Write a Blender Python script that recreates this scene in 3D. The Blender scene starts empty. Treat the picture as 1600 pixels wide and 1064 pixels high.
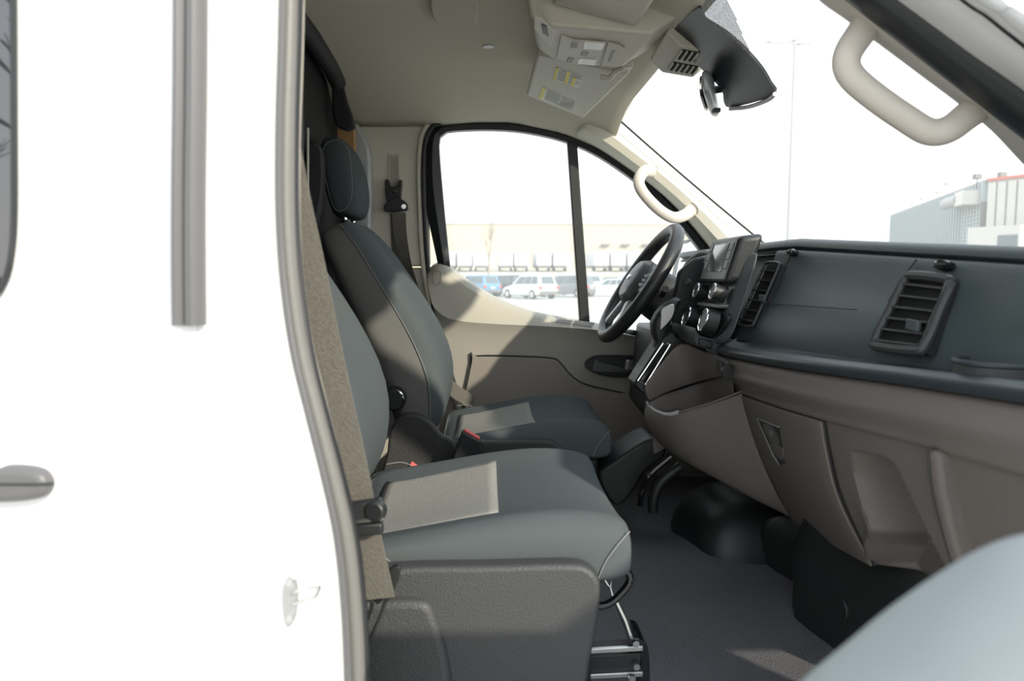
import bpy, bmesh, math, random
from mathutils import Vector, Matrix
random.seed(7)
R = math.radians
SC = bpy.context.scene
COL = SC.collection

# ------------------------------------------------------------------ camera
# metres; X = van's forward, Y = towards the driver's side, Z = up, cab floor at 0
F = 1130.0
CAM = Vector((0.0, -1.70, 0.75))
PITCH, YAW = R(5.16), R(1.98)
cam_d = bpy.data.cameras.new('camera')
cam = bpy.data.objects.new('camera', cam_d); COL.objects.link(cam)
cam.location = CAM
cam.rotation_euler = (math.pi/2-PITCH, 0, -YAW)
cam_d.sensor_width = 36; cam_d.lens = F/1600*36
cam_d.clip_start = 0.02; cam_d.clip_end = 2000
cam_d.dof.use_dof = True; cam_d.dof.focus_distance = 1.75; cam_d.dof.aperture_fstop = 4.5
SC.camera = cam

# ------------------------------------------------------------------ world, sun, exposure
w = bpy.data.worlds.new('sky'); SC.world = w; w.use_nodes = True
nt = w.node_tree; nt.nodes.clear()
out = nt.nodes.new('ShaderNodeOutputWorld'); bg = nt.nodes.new('ShaderNodeBackground')
tc = nt.nodes.new('ShaderNodeTexCoord'); sep = nt.nodes.new('ShaderNodeSeparateXYZ')
rmp = nt.nodes.new('ShaderNodeValToRGB')
rmp.color_ramp.elements[0].position = 0.0; rmp.color_ramp.elements[0].color = (1.0, 0.985, 0.95, 1)
rmp.color_ramp.elements[1].position = 0.75; rmp.color_ramp.elements[1].color = (0.66, 0.82, 1.0, 1)
nz = nt.nodes.new('ShaderNodeTexNoise'); nz.inputs['Scale'].default_value = 3.2; nz.inputs['Detail'].default_value = 5
mix = nt.nodes.new('ShaderNodeMixRGB'); mix.inputs[2].default_value = (1, 1, 1, 1)
rm2 = nt.nodes.new('ShaderNodeValToRGB')
rm2.color_ramp.elements[0].position = .42; rm2.color_ramp.elements[1].position = .62
nt.links.new(tc.outputs['Generated'], sep.inputs[0]); nt.links.new(sep.outputs['Z'], rmp.inputs[0])
nt.links.new(tc.outputs['Generated'], nz.inputs['Vector']); nt.links.new(nz.outputs[0], rm2.inputs[0])
nt.links.new(rm2.outputs[0], mix.inputs[0]); nt.links.new(rmp.outputs[0], mix.inputs[1])
nt.links.new(mix.outputs[0], bg.inputs[0]); nt.links.new(bg.outputs[0], out.inputs[0])
bg.inputs[1].default_value = 1.6

SUN_DIR = Vector((-0.36, 0.46, -0.27)).normalized()
sd = bpy.data.lights.new('sun', 'SUN'); sd.energy = 3.7; sd.angle = R(1.2); sd.color = (1.0, 0.91, 0.76)
so = bpy.data.objects.new('sun', sd); COL.objects.link(so)
so.rotation_euler = SUN_DIR.to_track_quat('-Z', 'Y').to_euler(); so.location = (4, -6, 5)

SC.view_settings.view_transform = 'Standard'; SC.view_settings.look = 'None'
SC.view_settings.gamma = 1.0; SC.view_settings.use_curve_mapping = False
SC.view_settings.exposure = 0.42

# ------------------------------------------------------------------ pixel -> place
_f = Vector((math.sin(YAW)*math.cos(PITCH), math.cos(YAW)*math.cos(PITCH), -math.sin(PITCH)))
_r = Vector((math.cos(YAW), -math.sin(YAW), 0)); _u = _r.cross(_f)
def ray(x, y): return _f + _r*((x-800)/F) - _u*((y-532)/F)
def onY(x, y, Y): d = ray(x, y); return CAM + d*((Y-CAM.y)/d.y)
def onZ(x, y, Z): d = ray(x, y); return CAM + d*((Z-CAM.z)/d.z)
def onX(x, y, X): d = ray(x, y); return CAM + d*((X-CAM.x)/d.x)
def onP(x, y, p, n): d = ray(x, y); return CAM + d*((p-CAM).dot(n)/d.dot(n))
def V3(*a): return Vector(a)
def plane(a, b, c):
    n = (b-a).cross(c-a).normalized()
    if n.dot(CAM-a) < 0: n = -n
    return a, n

# ------------------------------------------------------------------ materials
MATS = {}
def mat(name, col, rough=.5, metal=0, bump=0, bscale=400, var=0, vscale=6, spec=.5, coat=0):
    if name in MATS: return MATS[name]
    m = bpy.data.materials.new(name); m.use_nodes = True; t = m.node_tree
    b = t.nodes['Principled BSDF']
    b.inputs['Base Color'].default_value = (*col, 1); b.inputs['Roughness'].default_value = rough
    b.inputs['Metallic'].default_value = metal; b.inputs['Specular IOR Level'].default_value = spec
    b.inputs['Coat Weight'].default_value = coat
    tcn = t.nodes.new('ShaderNodeTexCoord')
    n = t.nodes.new('ShaderNodeTexNoise'); n.inputs['Scale'].default_value = vscale; n.inputs['Detail'].default_value = 4
    t.links.new(tcn.outputs['Object'], n.inputs['Vector'])
    h = t.nodes.new('ShaderNodeHueSaturation'); h.inputs['Color'].default_value = (*col, 1)
    mr = t.nodes.new('ShaderNodeMapRange'); mr.inputs[3].default_value = 1-max(var, .02); mr.inputs[4].default_value = 1+max(var, .02)
    t.links.new(n.outputs[0], mr.inputs[0]); t.links.new(mr.outputs[0], h.inputs['Value']); t.links.new(h.outputs[0], b.inputs['Base Color'])
    if bump:
        n2 = t.nodes.new('ShaderNodeTexNoise'); n2.inputs['Scale'].default_value = bscale; n2.inputs['Detail'].default_value = 2
        t.links.new(tcn.outputs['Object'], n2.inputs['Vector'])
        bp = t.nodes.new('ShaderNodeBump'); bp.inputs['Strength'].default_value = bump; bp.inputs['Distance'].default_value = .002
        t.links.new(n2.outputs[0], bp.inputs['Height']); t.links.new(bp.outputs[0], b.inputs['Normal'])
    MATS[name] = m; return m
def weave(name, c1, c2, scale=260):
    m = bpy.data.materials.new(name); m.use_nodes = True; t = m.node_tree; b = t.nodes['Principled BSDF']
    b.inputs['Roughness'].default_value = .95; b.inputs['Specular IOR Level'].default_value = .15
    tcn = t.nodes.new('ShaderNodeTexCoord')
    wv = t.nodes.new('ShaderNodeTexNoise'); wv.inputs['Scale'].default_value = scale; wv.inputs['Detail'].default_value = 3
    ck = t.nodes.new('ShaderNodeTexChecker'); ck.inputs['Scale'].default_value = scale*1.7
    t.links.new(tcn.outputs['Object'], wv.inputs['Vector']); t.links.new(tcn.outputs['Object'], ck.inputs['Vector'])
    mx = t.nodes.new('ShaderNodeMixRGB'); mx.inputs[1].default_value = (*c1, 1); mx.inputs[2].default_value = (*c2, 1)
    ad = t.nodes.new('ShaderNodeMath'); ad.operation = 'MULTIPLY_ADD'; ad.inputs[1].default_value = .35
    t.links.new(ck.outputs['Fac'], ad.inputs[0]); t.links.new(wv.outputs[0], ad.inputs[2])
    t.links.new(ad.outputs[0], mx.inputs[0]); t.links.new(mx.outputs[0], b.inputs['Base Color'])
    bp = t.nodes.new('ShaderNodeBump'); bp.inputs['Strength'].default_value = .5; bp.inputs['Distance'].default_value = .002
    t.links.new(ad.outputs[0], bp.inputs['Height']); t.links.new(bp.outputs[0], b.inputs['Normal'])
    MATS[name] = m; return m
def glass(name, tint=(.96, .98, .98), refl=.06, glare_veil=.0):
    m = bpy.data.materials.new(name); m.use_nodes = True; t = m.node_tree; t.nodes.clear()
    o = t.nodes.new('ShaderNodeOutputMaterial'); tr = t.nodes.new('ShaderNodeBsdfTransparent'); gl = t.nodes.new('ShaderNodeBsdfGlossy')
    tr.inputs[0].default_value = (*tint, 1); gl.inputs['Roughness'].default_value = .01
    fr = t.nodes.new('ShaderNodeLayerWeight'); fr.inputs[0].default_value = .12
    ml = t.nodes.new('ShaderNodeMath'); ml.operation = 'MULTIPLY'; ml.inputs[1].default_value = refl*4
    mx = t.nodes.new('ShaderNodeMixShader')
    t.links.new(fr.outputs['Facing'], ml.inputs[0]); t.links.new(ml.outputs[0], mx.inputs[0])
    veil = t.nodes.new('ShaderNodeBsdfTranslucent'); veil.inputs[0].default_value = (.9, .9, .88, 1)      # white veil mixed into the pane, imitates glare washing out the view
    md = t.nodes.new('ShaderNodeMixShader'); md.inputs[0].default_value = glare_veil
    t.links.new(tr.outputs[0], md.inputs[1]); t.links.new(veil.outputs[0], md.inputs[2])
    t.links.new(md.outputs[0], mx.inputs[1]); t.links.new(gl.outputs[0], mx.inputs[2]); t.links.new(mx.outputs[0], o.inputs[0])
    MATS[name] = m; return m
def emis(name, col, s):
    m = bpy.data.materials.new(name); m.use_nodes = True; b = m.node_tree.nodes['Principled BSDF']
    b.inputs['Base Color'].default_value = (*col, 1); b.inputs['Emission Color'].default_value = (*col, 1); b.inputs['Emission Strength'].default_value = s
    MATS[name] = m; return m

mat('headliner', (.60, .56, .46), .95, bump=.35, bscale=700, spec=.1)
mat('pillar_trim', (.66, .63, .53), .6, bump=.15, bscale=600)
mat('pillar_low', (.40, .38, .33), .65, bump=.15, bscale=600)
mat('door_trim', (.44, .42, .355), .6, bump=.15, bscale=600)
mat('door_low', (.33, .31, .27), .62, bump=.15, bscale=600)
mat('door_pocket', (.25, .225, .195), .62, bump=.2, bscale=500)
mat('console_beige', (.56, .53, .45), .55, bump=.1, bscale=700)
mat('handle_beige', (.56, .52, .46), .5, bump=.08, bscale=800)
mat('white_paint', (.86, .87, .88), .18, coat=.6)
mat('mid_grey', (.55, .54, .53), .35)  # small grey parts; on the door flange, white paint with shade coloured in
mat('seal', (.15, .148, .138), .45, bump=.2, bscale=90)
mat('strip', (.11, .11, .113), .42)
mat('frit', (.017, .021, .026), .4)
mat('black_rubber', (.018, .02, .022), .45)
mat('black_plastic', (.017, .019, .02), .42, bump=.25, bscale=500)
mat('black_rough', (.035, .035, .035), .6, bump=.9, bscale=260)
mat('black_gloss', (.008, .009, .011), .12, coat=.5)
mat('skirt', (.050, .052, .054), .5, bump=.6, bscale=350)
mat('dash_top', (.060, .078, .083), .5, bump=.3, bscale=420)
mat('dash_trim', (.035, .045, .052), .42, bump=.2, bscale=420)
mat('dash_dark', (.040, .041, .043), .5, bump=.25, bscale=420)
mat('dash_low', (.160, .142, .130), .58, bump=.4, bscale=330)
mat('stack_grey', (.075, .083, .086), .4)
mat('button_grey', (.20, .205, .20), .45)
mat('silver', (.62, .62, .61), .28, metal=1)
mat('chrome', (.8, .8, .8), .12, metal=1)
mat('silver_paint', (.42, .45, .46), .35, metal=.3)
mat('seat_cloth', (.088, .102, .107), .95, bump=.45, bscale=900, spec=.12)
mat('seat_side', (.155, .155, .146), .95, bump=.5, bscale=900, spec=.12)
mat('headrest_cloth', (.060, .072, .076), .95, bump=.4, bscale=900, spec=.12)
weave('seat_insert', (.12, .12, .112), (.36, .355, .33), 330)
mat('stitch', (.24, .24, .23), .8)
weave('belt', (.10, .095, .084), (.21, .198, .172), 240)
mat('red', (.75, .10, .09), .45)
mat('mat_rubber', (.125, .125, .134), .5, bump=1.0, bscale=220, var=.12, vscale=3)
mat('dark_void', (.012, .013, .014), .8)
mat('bulkhead', (.46, .48, .49), .35)
mat('bulk_black', (.02, .021, .022), .75, bump=.5, bscale=120)
mat('wood', (.45, .27, .12), .7, var=.2, vscale=20)
mat('label_white', (.78, .78, .72), .6)
mat('label_yellow', (.80, .68, .12), .6)
mat('print', (.25, .25, .22), .7)
mat('lamp_lens', (.90, .88, .82), .25)
mat('screen', (.055, .075, .085), .08, coat=.6)
mat('door_near', (.22, .245, .25), .55, bump=.1, bscale=500)
glass('glass', glare_veil=.14); glass('windscreen', (.97, .985, .985), .05, .10)  # panes carry a pale veil in place of outdoor glare
m = mat('tint_glass', (.018, .020, .024), .02, spec=1.0, coat=1.0)
mat('clear_plastic', (.72, .70, .64), .12, coat=1.0, spec=.8)
# outdoors
mat('asphalt', (.46, .445, .41), .9, bump=.3, bscale=20, var=.12, vscale=.25)
mat('dry_grass', (.42, .34, .19), .95, var=.2, vscale=.6)
mat('beige_wall', (.54, .47, .35), .85, var=.05)
mat('trailer', (.62, .63, .64), .5)
mat('dock_door', (.52, .50, .45), .7)
mat('dock_dark', (.16, .16, .16), .7)
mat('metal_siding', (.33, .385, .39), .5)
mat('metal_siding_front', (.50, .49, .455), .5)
mat('shutter', (.30, .35, .35), .5)
mat('far_glass', (.10, .13, .15), .1)
mat('red_line', (.55, .16, .12), .6)
mat('pole', (.30, .31, .31), .5)
mat('bark', (.30, .25, .19), .9, var=.2, vscale=8)
mat('bark_dark', (.05, .045, .04), .9, var=.2, vscale=8)
mat('tyre', (.02, .02, .02), .8)
mat('tail', (.60, .06, .04), .3)

# ------------------------------------------------------------------ builders
def link_part(o, parent):
    # parts carry world-space vertices; cancel the root's translation at the first level only
    COL.objects.link(o); o.parent = parent
    if parent.type == 'EMPTY' and '_w' in parent: o.matrix_parent_inverse = Matrix.Translation(-Vector(parent.location))
def obj(name, V, Fc, m, parent=None, smooth=True, bevel=0, seg=2, sub=0, solid=0, soff=-1, label=None, cat=None, kind=None, group=None, angle=40):
    me = bpy.data.meshes.new(name)
    me.from_pydata([tuple(v) for v in V], [], Fc); me.update()
    bm = bmesh.new(); bm.from_mesh(me); bmesh.ops.remove_doubles(bm, verts=bm.verts, dist=1e-5)
    bmesh.ops.recalc_face_normals(bm, faces=bm.faces); bm.to_mesh(me); bm.free()
    me.materials.append(MATS[m])
    if smooth:
        me.polygons.foreach_set('use_smooth', [True]*len(me.polygons))
        try: me.set_sharp_from_angle(angle=R(angle))
        except Exception: pass
    o = bpy.data.objects.new(name, me)
    if parent is not None: link_part(o, parent)
    else: COL.objects.link(o)
    if solid:
        md = o.modifiers.new('thick', 'SOLIDIFY'); md.thickness = solid; md.offset = soff
    if sub:
        md = o.modifiers.new('sub', 'SUBSURF'); md.levels = sub; md.render_levels = sub
    if bevel:
        md = o.modifiers.new('bevel', 'BEVEL'); md.width = bevel; md.segments = seg; md.limit_method = 'ANGLE'; md.angle_limit = R(35); md.harden_normals = False
    for k, v in (('label', label), ('category', cat), ('kind', kind), ('group', group)):
        if v: o[k] = v
    return o
def thing(name, loc, label, cat, group=None, kind=None, local=False):
    o = bpy.data.objects.new(name, None); o.empty_display_size = .05; o.location = loc
    COL.objects.link(o); o['label'] = label; o['category'] = cat
    if group: o['group'] = group
    if kind: o['kind'] = kind
    if not local: o['_w'] = 1
    return o
def smoothline(P, n=6, closed=False):
    P = [Vector(p) for p in P]; L = len(P); outp = []
    rng = range(L if closed else L-1)
    for i in rng:
        p1, p2 = P[i], P[(i+1) % L]
        p0 = P[(i-1) % L] if (closed or i > 0) else p1*2-p2
        p3 = P[(i+2) % L] if (closed or i < L-2) else p2*2-p1
        for k in range(n):
            t = k/n
            outp.append(.5*((2*p1)+(p2-p0)*t+(2*p0-5*p1+4*p2-p3)*t*t+(3*p1-p0-3*p2+p3)*t**3))
    if not closed: outp.append(P[-1])
    return outp
def prism(P, vec):
    n = len(P); vec = Vector(vec); V = [Vector(p) for p in P]+[Vector(p)+vec for p in P]
    Fc = [list(range(n))[::-1], list(range(n, 2*n))]+[[i, (i+1) % n, n+(i+1) % n, n+i] for i in range(n)]
    return V, Fc
def grid(rows):
    nr, nc = len(rows), len(rows[0]); V = [p for r in rows for p in r]
    return V, [[r*nc+c, r*nc+c+1, (r+1)*nc+c+1, (r+1)*nc+c] for r in range(nr-1) for c in range(nc-1)]
def loft(rings, cap=True):
    n = len(rings[0]); V = [p for r in rings for p in r]; Fc = []
    for k in range(len(rings)-1):
        for i in range(n): Fc.append([k*n+i, k*n+(i+1) % n, (k+1)*n+(i+1) % n, (k+1)*n+i])
    if cap: Fc += [list(range(n))[::-1], [(len(rings)-1)*n+i for i in range(n)]]
    return V, Fc
def box(c, s, rz=0, ry=0, rx=0):
    M = Matrix.Rotation(rz, 3, 'Z') @ Matrix.Rotation(ry, 3, 'Y') @ Matrix.Rotation(rx, 3, 'X'); c = Vector(c)
    V = [c+M @ Vector((s[0]*a/2, s[1]*b/2, s[2]*d/2)) for a in (-1, 1) for b in (-1, 1) for d in (-1, 1)]
    return V, [[0, 1, 3, 2], [4, 6, 7, 5], [0, 4, 5, 1], [2, 3, 7, 6], [0, 2, 6, 4], [1, 5, 7, 3]]
def join(*parts):
    V, Fc = [], []
    for v, f in parts:
        k = len(V); V += list(v); Fc += [[i+k for i in q] for q in f]
    return V, Fc
def tube(P, r, n=8, closed=False, flat=1.0, up=None):
    P = [Vector(p) for p in P]; L = len(P); rings = []
    ref = Vector(up) if up is not None else Vector((0.13, .31, .94))
    for i in range(L):
        a = P[(i-1) % L] if (closed or i > 0) else P[i]; b = P[(i+1) % L] if (closed or i < L-1) else P[i]
        t = (b-a).normalized(); s = t.cross(ref)
        if s.length < 1e-4: s = t.cross(Vector((1, 0, 0)))
        s.normalize(); q = s.cross(t).normalized(); rr = r[i] if isinstance(r, (list, tuple)) else r
        rings.append([P[i]+s*(rr*math.cos(2*math.pi*k/n))+q*(rr*flat*math.sin(2*math.pi*k/n)) for k in range(n)])
    if closed:
        V = [p for q in rings for p in q]
        return V, [[k*n+i, k*n+(i+1) % n, ((k+1) % L)*n+(i+1) % n, ((k+1) % L)*n+i] for k in range(L) for i in range(n)]
    return loft(rings)
def cyl(a, b, r, n=20, r2=None):
    a, b = Vector(a), Vector(b); t = (b-a).normalized(); s = t.orthogonal().normalized(); q = t.cross(s); r2 = r if r2 is None else r2
    return loft([[a+s*(r*math.cos(2*math.pi*k/n))+q*(r*math.sin(2*math.pi*k/n)) for k in range(n)],
                 [b+s*(r2*math.cos(2*math.pi*k/n))+q*(r2*math.sin(2*math.pi*k/n)) for k in range(n)]])
def pxl(pts, Y): return [onY(x, y, Y) for x, y in pts]
def sgn(a): return -1 if a < 0 else 1
def superring(c, ax, ay, hx, hy, n=32, e=4.0, fn=None):
    c, ax, ay = Vector(c), Vector(ax), Vector(ay); r = []
    for k in range(n):
        t = 2*math.pi*k/n; ct, st = math.cos(t), math.sin(t)
        u = sgn(ct)*abs(ct)**(2/e); v = sgn(st)*abs(st)**(2/e)
        p = c+ax*(u*hx)+ay*(v*hy)
        if fn: p = fn(p, u, v)
        r.append(p)
    return r
def proj(p):
    d = Vector(p)-CAM; k = d.dot(_f); return 800+F*d.dot(_r)/k, 532-F*d.dot(_u)/k
def inside(x, y, poly):
    # signed distance in a 2-D outline (positive inside)
    c = False; best = 1e9; n = len(poly)
    for i in range(n):
        x1, y1 = poly[i]; x2, y2 = poly[(i+1) % n]
        if (y1 > y) != (y2 > y) and x < (x2-x1)*(y-y1)/(y2-y1)+x1: c = not c
        dx, dy = x2-x1, y2-y1; t = max(0, min(1, ((x-x1)*dx+(y-y1)*dy)/(dx*dx+dy*dy+1e-9)))
        best = min(best, math.hypot(x-x1-t*dx, y-y1-t*dy))
    return best if c else -best
def lerp(a, b, t): return a+(b-a)*t
def interp(xs, ys, x):
    if x <= xs[0]: return ys[0]
    for i in range(len(xs)-1):
        if x <= xs[i+1]: return lerp(ys[i], ys[i+1], (x-xs[i])/(xs[i+1]-xs[i]))
    return ys[-1]
def sst(a, b, x):
    t = max(0, min(1, (x-a)/(b-a))); return t*t*(3-2*t)
def copy_tree(o, parent=None):
    c = o.copy(); COL.objects.link(c); c.parent = parent
    for ch in list(o.children): copy_tree(ch, c)
    return c
# ================================================================== THE CAB SHELL
def struct(name, V, Fc, m, label, cat, **k):
    return obj(name, V, Fc, m, None, label=label, cat=cat, kind='structure', **k)
FRAME_TOP = [(664, 300), (667, 235), (675, 207), (692, 194), (740, 190), (800, 190), (880, 207), (940, 232), (1000, 273), (1050, 318), (1112, 388)]
GLASS = [(701, 420), (692, 330), (684, 235), (686, 212), (700, 203), (760, 200), (820, 204), (885, 219), (940, 244), (1000, 286), (1050, 332), (1098, 392)]
YF = .84
# ---- ceiling: one curved headliner, arched down to both roof rails and to the windscreen header
fx = [onY(x, y, YF) for x, y in FRAME_TOP[3:]]
fxs, fzs = [p.x for p in fx], [p.z for p in fx]
def ceil_c(X): return 1.372 - .10*sst(.10, .46, X) - .012*sst(.0, -.5, X)
def ceil_e(X): return interp(fxs, fzs, X) if X > fxs[0] else fzs[0]
def ceil_z(X, Y):
    a = abs(Y); zc = ceil_c(X); ze = min(ceil_e(X), zc-.02)
    t = max(0, min(1, (a-.50)/(.84-.50)))
    return lerp(zc, ze, t*t*(1.6-.6*t)) - .01*(a/.84)**2
def head_X(Y): return .438 - .012*(abs(Y)/.8)**3
rows = []
for i in range(29):
    r = []
    for j in range(41):
        Y = -.84+1.68*j/40; X = lerp(-.56, head_X(Y), i/28); r.append(V3(X, Y, ceil_z(X, Y)))
    rows.append(r)
ceiling = struct('ceiling', *grid(rows), 'headliner', 'beige cloth headliner arched over the cab', 'ceiling', solid=.03, soff=1)
# recessed pad, screw cap and embossed airbag mark that belong to the headliner
def on_ceil(x, y):
    z = 1.37
    for _ in range(12):
        p = onZ(x, y, z); z = ceil_z(p.x, p.y)
    return onZ(x, y, z)
ring = smoothline([on_ceil(x, y) for x, y in [(672, -30), (674, 12), (684, 27), (705, 31), (735, 31), (746, 22), (748, -30)]], 5)
obj('pad', *prism(ring, (0, 0, -.014)), 'headliner', ceiling, bevel=.004)
c = on_ceil(763, 72); obj('screw_cap', *cyl(c+V3(0, 0, -.003), c+V3(0, 0, .004), .016), 'mid_grey', ceiling, bevel=.0015)
ring = smoothline([on_ceil(x, y)+V3(0, -.002, -.003) for x, y in [(740, 165), (766, 166), (766, 174), (740, 173)]], 4, True)
obj('airbag_emboss', *tube([p+V3(0, -.006, -.006) for p in ring], .0018, 6, True), 'pillar_low', ceiling)
# roof skin outside
rows = [[V3(X, Y, 1.47-.10*(abs(Y)/.95)**4-.14*sst(.2, .5, X)) for Y in [-.95+.1*j for j in range(20)]] for X in [-1.6, -.6, 0, .2, .3, .4, .47]]
struct('trim_1', *grid(rows), 'white_paint', 'white painted roof skin over the cab', 'roof', solid=.008)

# ---- far side: B-pillar trim, roof-rail, A-pillar trim
wl = thing('wall_left', (-.3, .86, 0), "driver's side pillar trim around the door opening", 'wall', kind='structure')
up = pxl([(548, 150), (574, 168), (664, 185), (668, 300), (671, 416), (572, 416)], YF)
V, Fc = prism(up, (0, .08, 0)); obj('upper_pillar_trim', V, Fc, 'pillar_trim', wl, bevel=.012, seg=3)
V, Fc = prism(pxl([(570, 418), (672, 418), (690, 540), (735, 700), (760, 860), (560, 860)], YF), (0, .08, 0)); obj('lower_pillar_trim', V, Fc, 'pillar_low', wl, bevel=.01, seg=2)
p0 = pxl([(608, 242), (623, 242), (626, 330), (607, 330)], YF-.006)
obj('belt_guide_slot', *tube(p0, .0022, 6, True), 'console_beige', wl)
obj('belt_guide_plate', *prism(pxl([(610, 244), (621, 244), (624, 330), (609, 330)], YF-.003), (0, .004, 0)), 'pillar_low', wl)
obj('pillar_seam', *tube(pxl([(550, 198), (605, 198), (660, 197)], YF-.004), .0016, 6), 'pillar_low', wl)
# round door seal following the opening (grey/black lip)
seal = smoothline(pxl([(690, 560), (676, 470), (667, 400), (662, 300), (663, 235), (671, 205), (690, 191), (740, 187), (800, 187), (882, 203), (942, 228), (1003, 270), (1054, 316), (1116, 385)], YF-.012), 5)
obj('door_seal', *tube(seal, .008, 8), 'black_rubber', wl)
seal2 = smoothline(pxl([(683, 560), (670, 470), (660, 400), (655, 300), (656, 232), (665, 200), (688, 184), (740, 180), (800, 181), (884, 197), (945, 222), (1007, 264), (1058, 311), (1120, 378)], YF-.006), 5)
obj('seal_lip', *tube(seal2, .009, 8), 'pillar_trim', wl)
# A-pillar trim, a moulded beige cover between windscreen and door seal
wA = [(938, 165), (962, 190), (985, 212), (1040, 256), (1100, 306), (1150, 350), (1200, 395)]
fA = [(900, 208), (940, 228), (985, 258), (1030, 292), (1066, 326), (1100, 366), (1125, 398)]
rows = []
for t, Yp in ((0, .81), (.15, .785), (.35, .752), (.55, .735), (.72, .740), (.88, .775), (1, .825)):
    rows.append(smoothline([onY(lerp(a[0], b[0], t), lerp(a[1], b[1], t), Yp) for a, b in zip(wA, fA)], 6))
rows = [[p+V3(.02, .03, .01) for p in rows[0]]]+rows+[[p+V3(0, .03, -.004) for p in rows[-1]]]
obj('a_pillar_trim', *grid(rows), 'pillar_trim', wl, solid=.012, soff=1)
obj('a_pillar_seam', *tube([rows[k][6]+V3(-.001, -.002, -.001) for k in range(1, 8)], .0012, 6), 'pillar_low', wl)

# ---- windscreen
def ws(s, Y):
    # s: 0 at the header, 1 at the cowl; bowed slightly forward in the middle
    b = .055*(1-(Y/.80)**2)
    return V3(.435+b*.35+(.62+b*.3)*s, Y, 1.262-.50*s-.03*s*(1-s))
wsP, wsN = plane(V3(.445, 0, 1.262), V3(.445, -.4, 1.262), V3(1.065, 0, .77))
rows = [[ws(s/14, -.80+1.6*j/24) for j in range(25)] for s in range(15)]
win3 = struct('window_3', *grid(rows), 'windscreen', 'large clear raked windscreen in front of the dashboard', 'window')
obj('glass_edge', *tube([ws(s/14, .715)+V3(-.004, 0, -.004) for s in range(15)], .0035, 6), 'black_rubber', win3)
# dark printed band and sensor patch at the top of the glass
def onW(x, y, off=.012): return onP(x, y, wsP+wsN*off, wsN)
fr = smoothline([onW(x, y) for x, y in [(1044, 52), (1062, 36), (1092, 12), (1100, 30), (1132, 50), (1166, 80), (1190, 108), (1203, 130), (1211, 146), (1185, 158), (1141, 168), (1131, 160), (1127, 140), (1100, 112)]], 3, True)
obj('sensor_patch', *prism(fr, wsN*-.006), 'frit', win3, smooth=False)
lip = smoothline([onW(x, y, .016) for x, y in [(1211, 147), (1200, 156), (1170, 167), (1141, 170)]], 4)
obj('patch_lip', *tube(lip, .005, 8), 'mid_grey', win3)
dots = []
fz = [(1094, 14), (1110, -8), (1130, -8), (1150, 30), (1172, 84), (1132, 50), (1100, 30)]
for i in range(36):
    for j in range(40):
        x, y = 1088+i*2.5+(j % 2)*1.25, -8+j*2.4
        if inside(x, y, fz) > -.5:
            dots.append(([onW(x+a*1.55, y+b*1.55, .0135) for a, b in ((1, 0), (0, 1), (-1, 0), (0, -1))], [[0, 1, 2, 3]]))
fo = obj('dotted_fringe', *join(*dots), 'frit', win3, smooth=False); fo['kind'] = 'stuff'

# ---- driver's door (far): frame, glass, sill trim, panel, pocket, handle, mirror
d1 = thing('door_1', (.3, .86, .1), "driver's door with beige trim and black handle recess", 'door', kind='structure')
outer = smoothline(pxl([(690, 430)]+FRAME_TOP, YF+.005), 4); inner = smoothline(pxl(GLASS, YF+.005), 4)
def resamp(P, n):
    L = [0]
    for a, b in zip(P, P[1:]): L.append(L[-1]+(b-a).length)
    o = []
    for k in range(n):
        t = L[-1]*k/(n-1); i = 0
        while i < len(L)-2 and L[i+1] < t: i += 1
        o.append(P[i].lerp(P[i+1], (t-L[i])/max(1e-9, L[i+1]-L[i])))
    return o
A, B = resamp(outer, 48), resamp(inner, 48)
mid = [a.lerp(b, .55)+V3(0, -.010, 0) for a, b in zip(A, B)]
obj('window_frame', *grid([[p+V3(0, .03, 0) for p in A], A, mid, B, [p+V3(0, .03, 0) for p in B]]), 'black_plastic', d1, solid=.006, soff=1)
obj('frame_line', *tube([a.lerp(b, .22)+V3(0, -.006, 0) for a, b in zip(A, B)], .0016, 6), 'silver_paint', d1)
V, Fc = prism(pxl([(886, 216), (902, 224), (922, 506), (906, 504)], YF+.004), (0, .03, 0)); obj('window_divider', V, Fc, 'black_plastic', d1, bevel=.004)
V, Fc = prism(pxl([(660, 232), (672, 232), (692, 330), (703, 425), (690, 425), (672, 330)], YF+.03), (0, .04, 0)); obj('frame_post', V, Fc, 'pillar_trim', d1)
cols = [668, 680, 692, 704, 722, 745, 780, 830, 880, 930, 1000, 1110]
sill = [424, 413, 412, 418, 432, 448, 468, 487, 497, 506, 519, 540]
crease = [478, 490, 497, 500, 503, 505, 507, 509, 512, 516, 528, 550]
r0 = [onY(x, y-2, YF+.05) for x, y in zip(cols, sill)]
r1 = [onY(x, y, YF-.01) for x, y in zip(cols, sill)]
r2 = [onY(x, y+7, YF-.045) for x, y in zip(cols, sill)]
r3 = [onY(lerp(x, x+4, .5), lerp(y, c_, .55)+4, YF-.062) for x, y, c_ in zip(cols, sill, crease)]
r4 = [onY(x+8, c_, YF-.075) for x, c_ in zip(cols, crease)]
r5 = [onY(x+14, c_+14, YF-.062) for x, c_ in zip(cols, crease)]
S = lambda r: smoothline(r, 3)
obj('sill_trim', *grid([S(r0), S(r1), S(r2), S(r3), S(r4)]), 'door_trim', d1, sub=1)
r6 = [onY(x+28, c_+60, YF-.058) for x, c_ in zip(cols, crease)]
r7 = [onY(x+60, 650+(x-668)*.05, YF-.055) for x in cols]
r8 = [onY(x+100, 860, YF-.05) for x in cols]
obj('lower_panel', *grid([S(r4), S(r5), S(r6), S(r7), S(r8)]), 'door_low', d1, sub=1)
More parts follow.
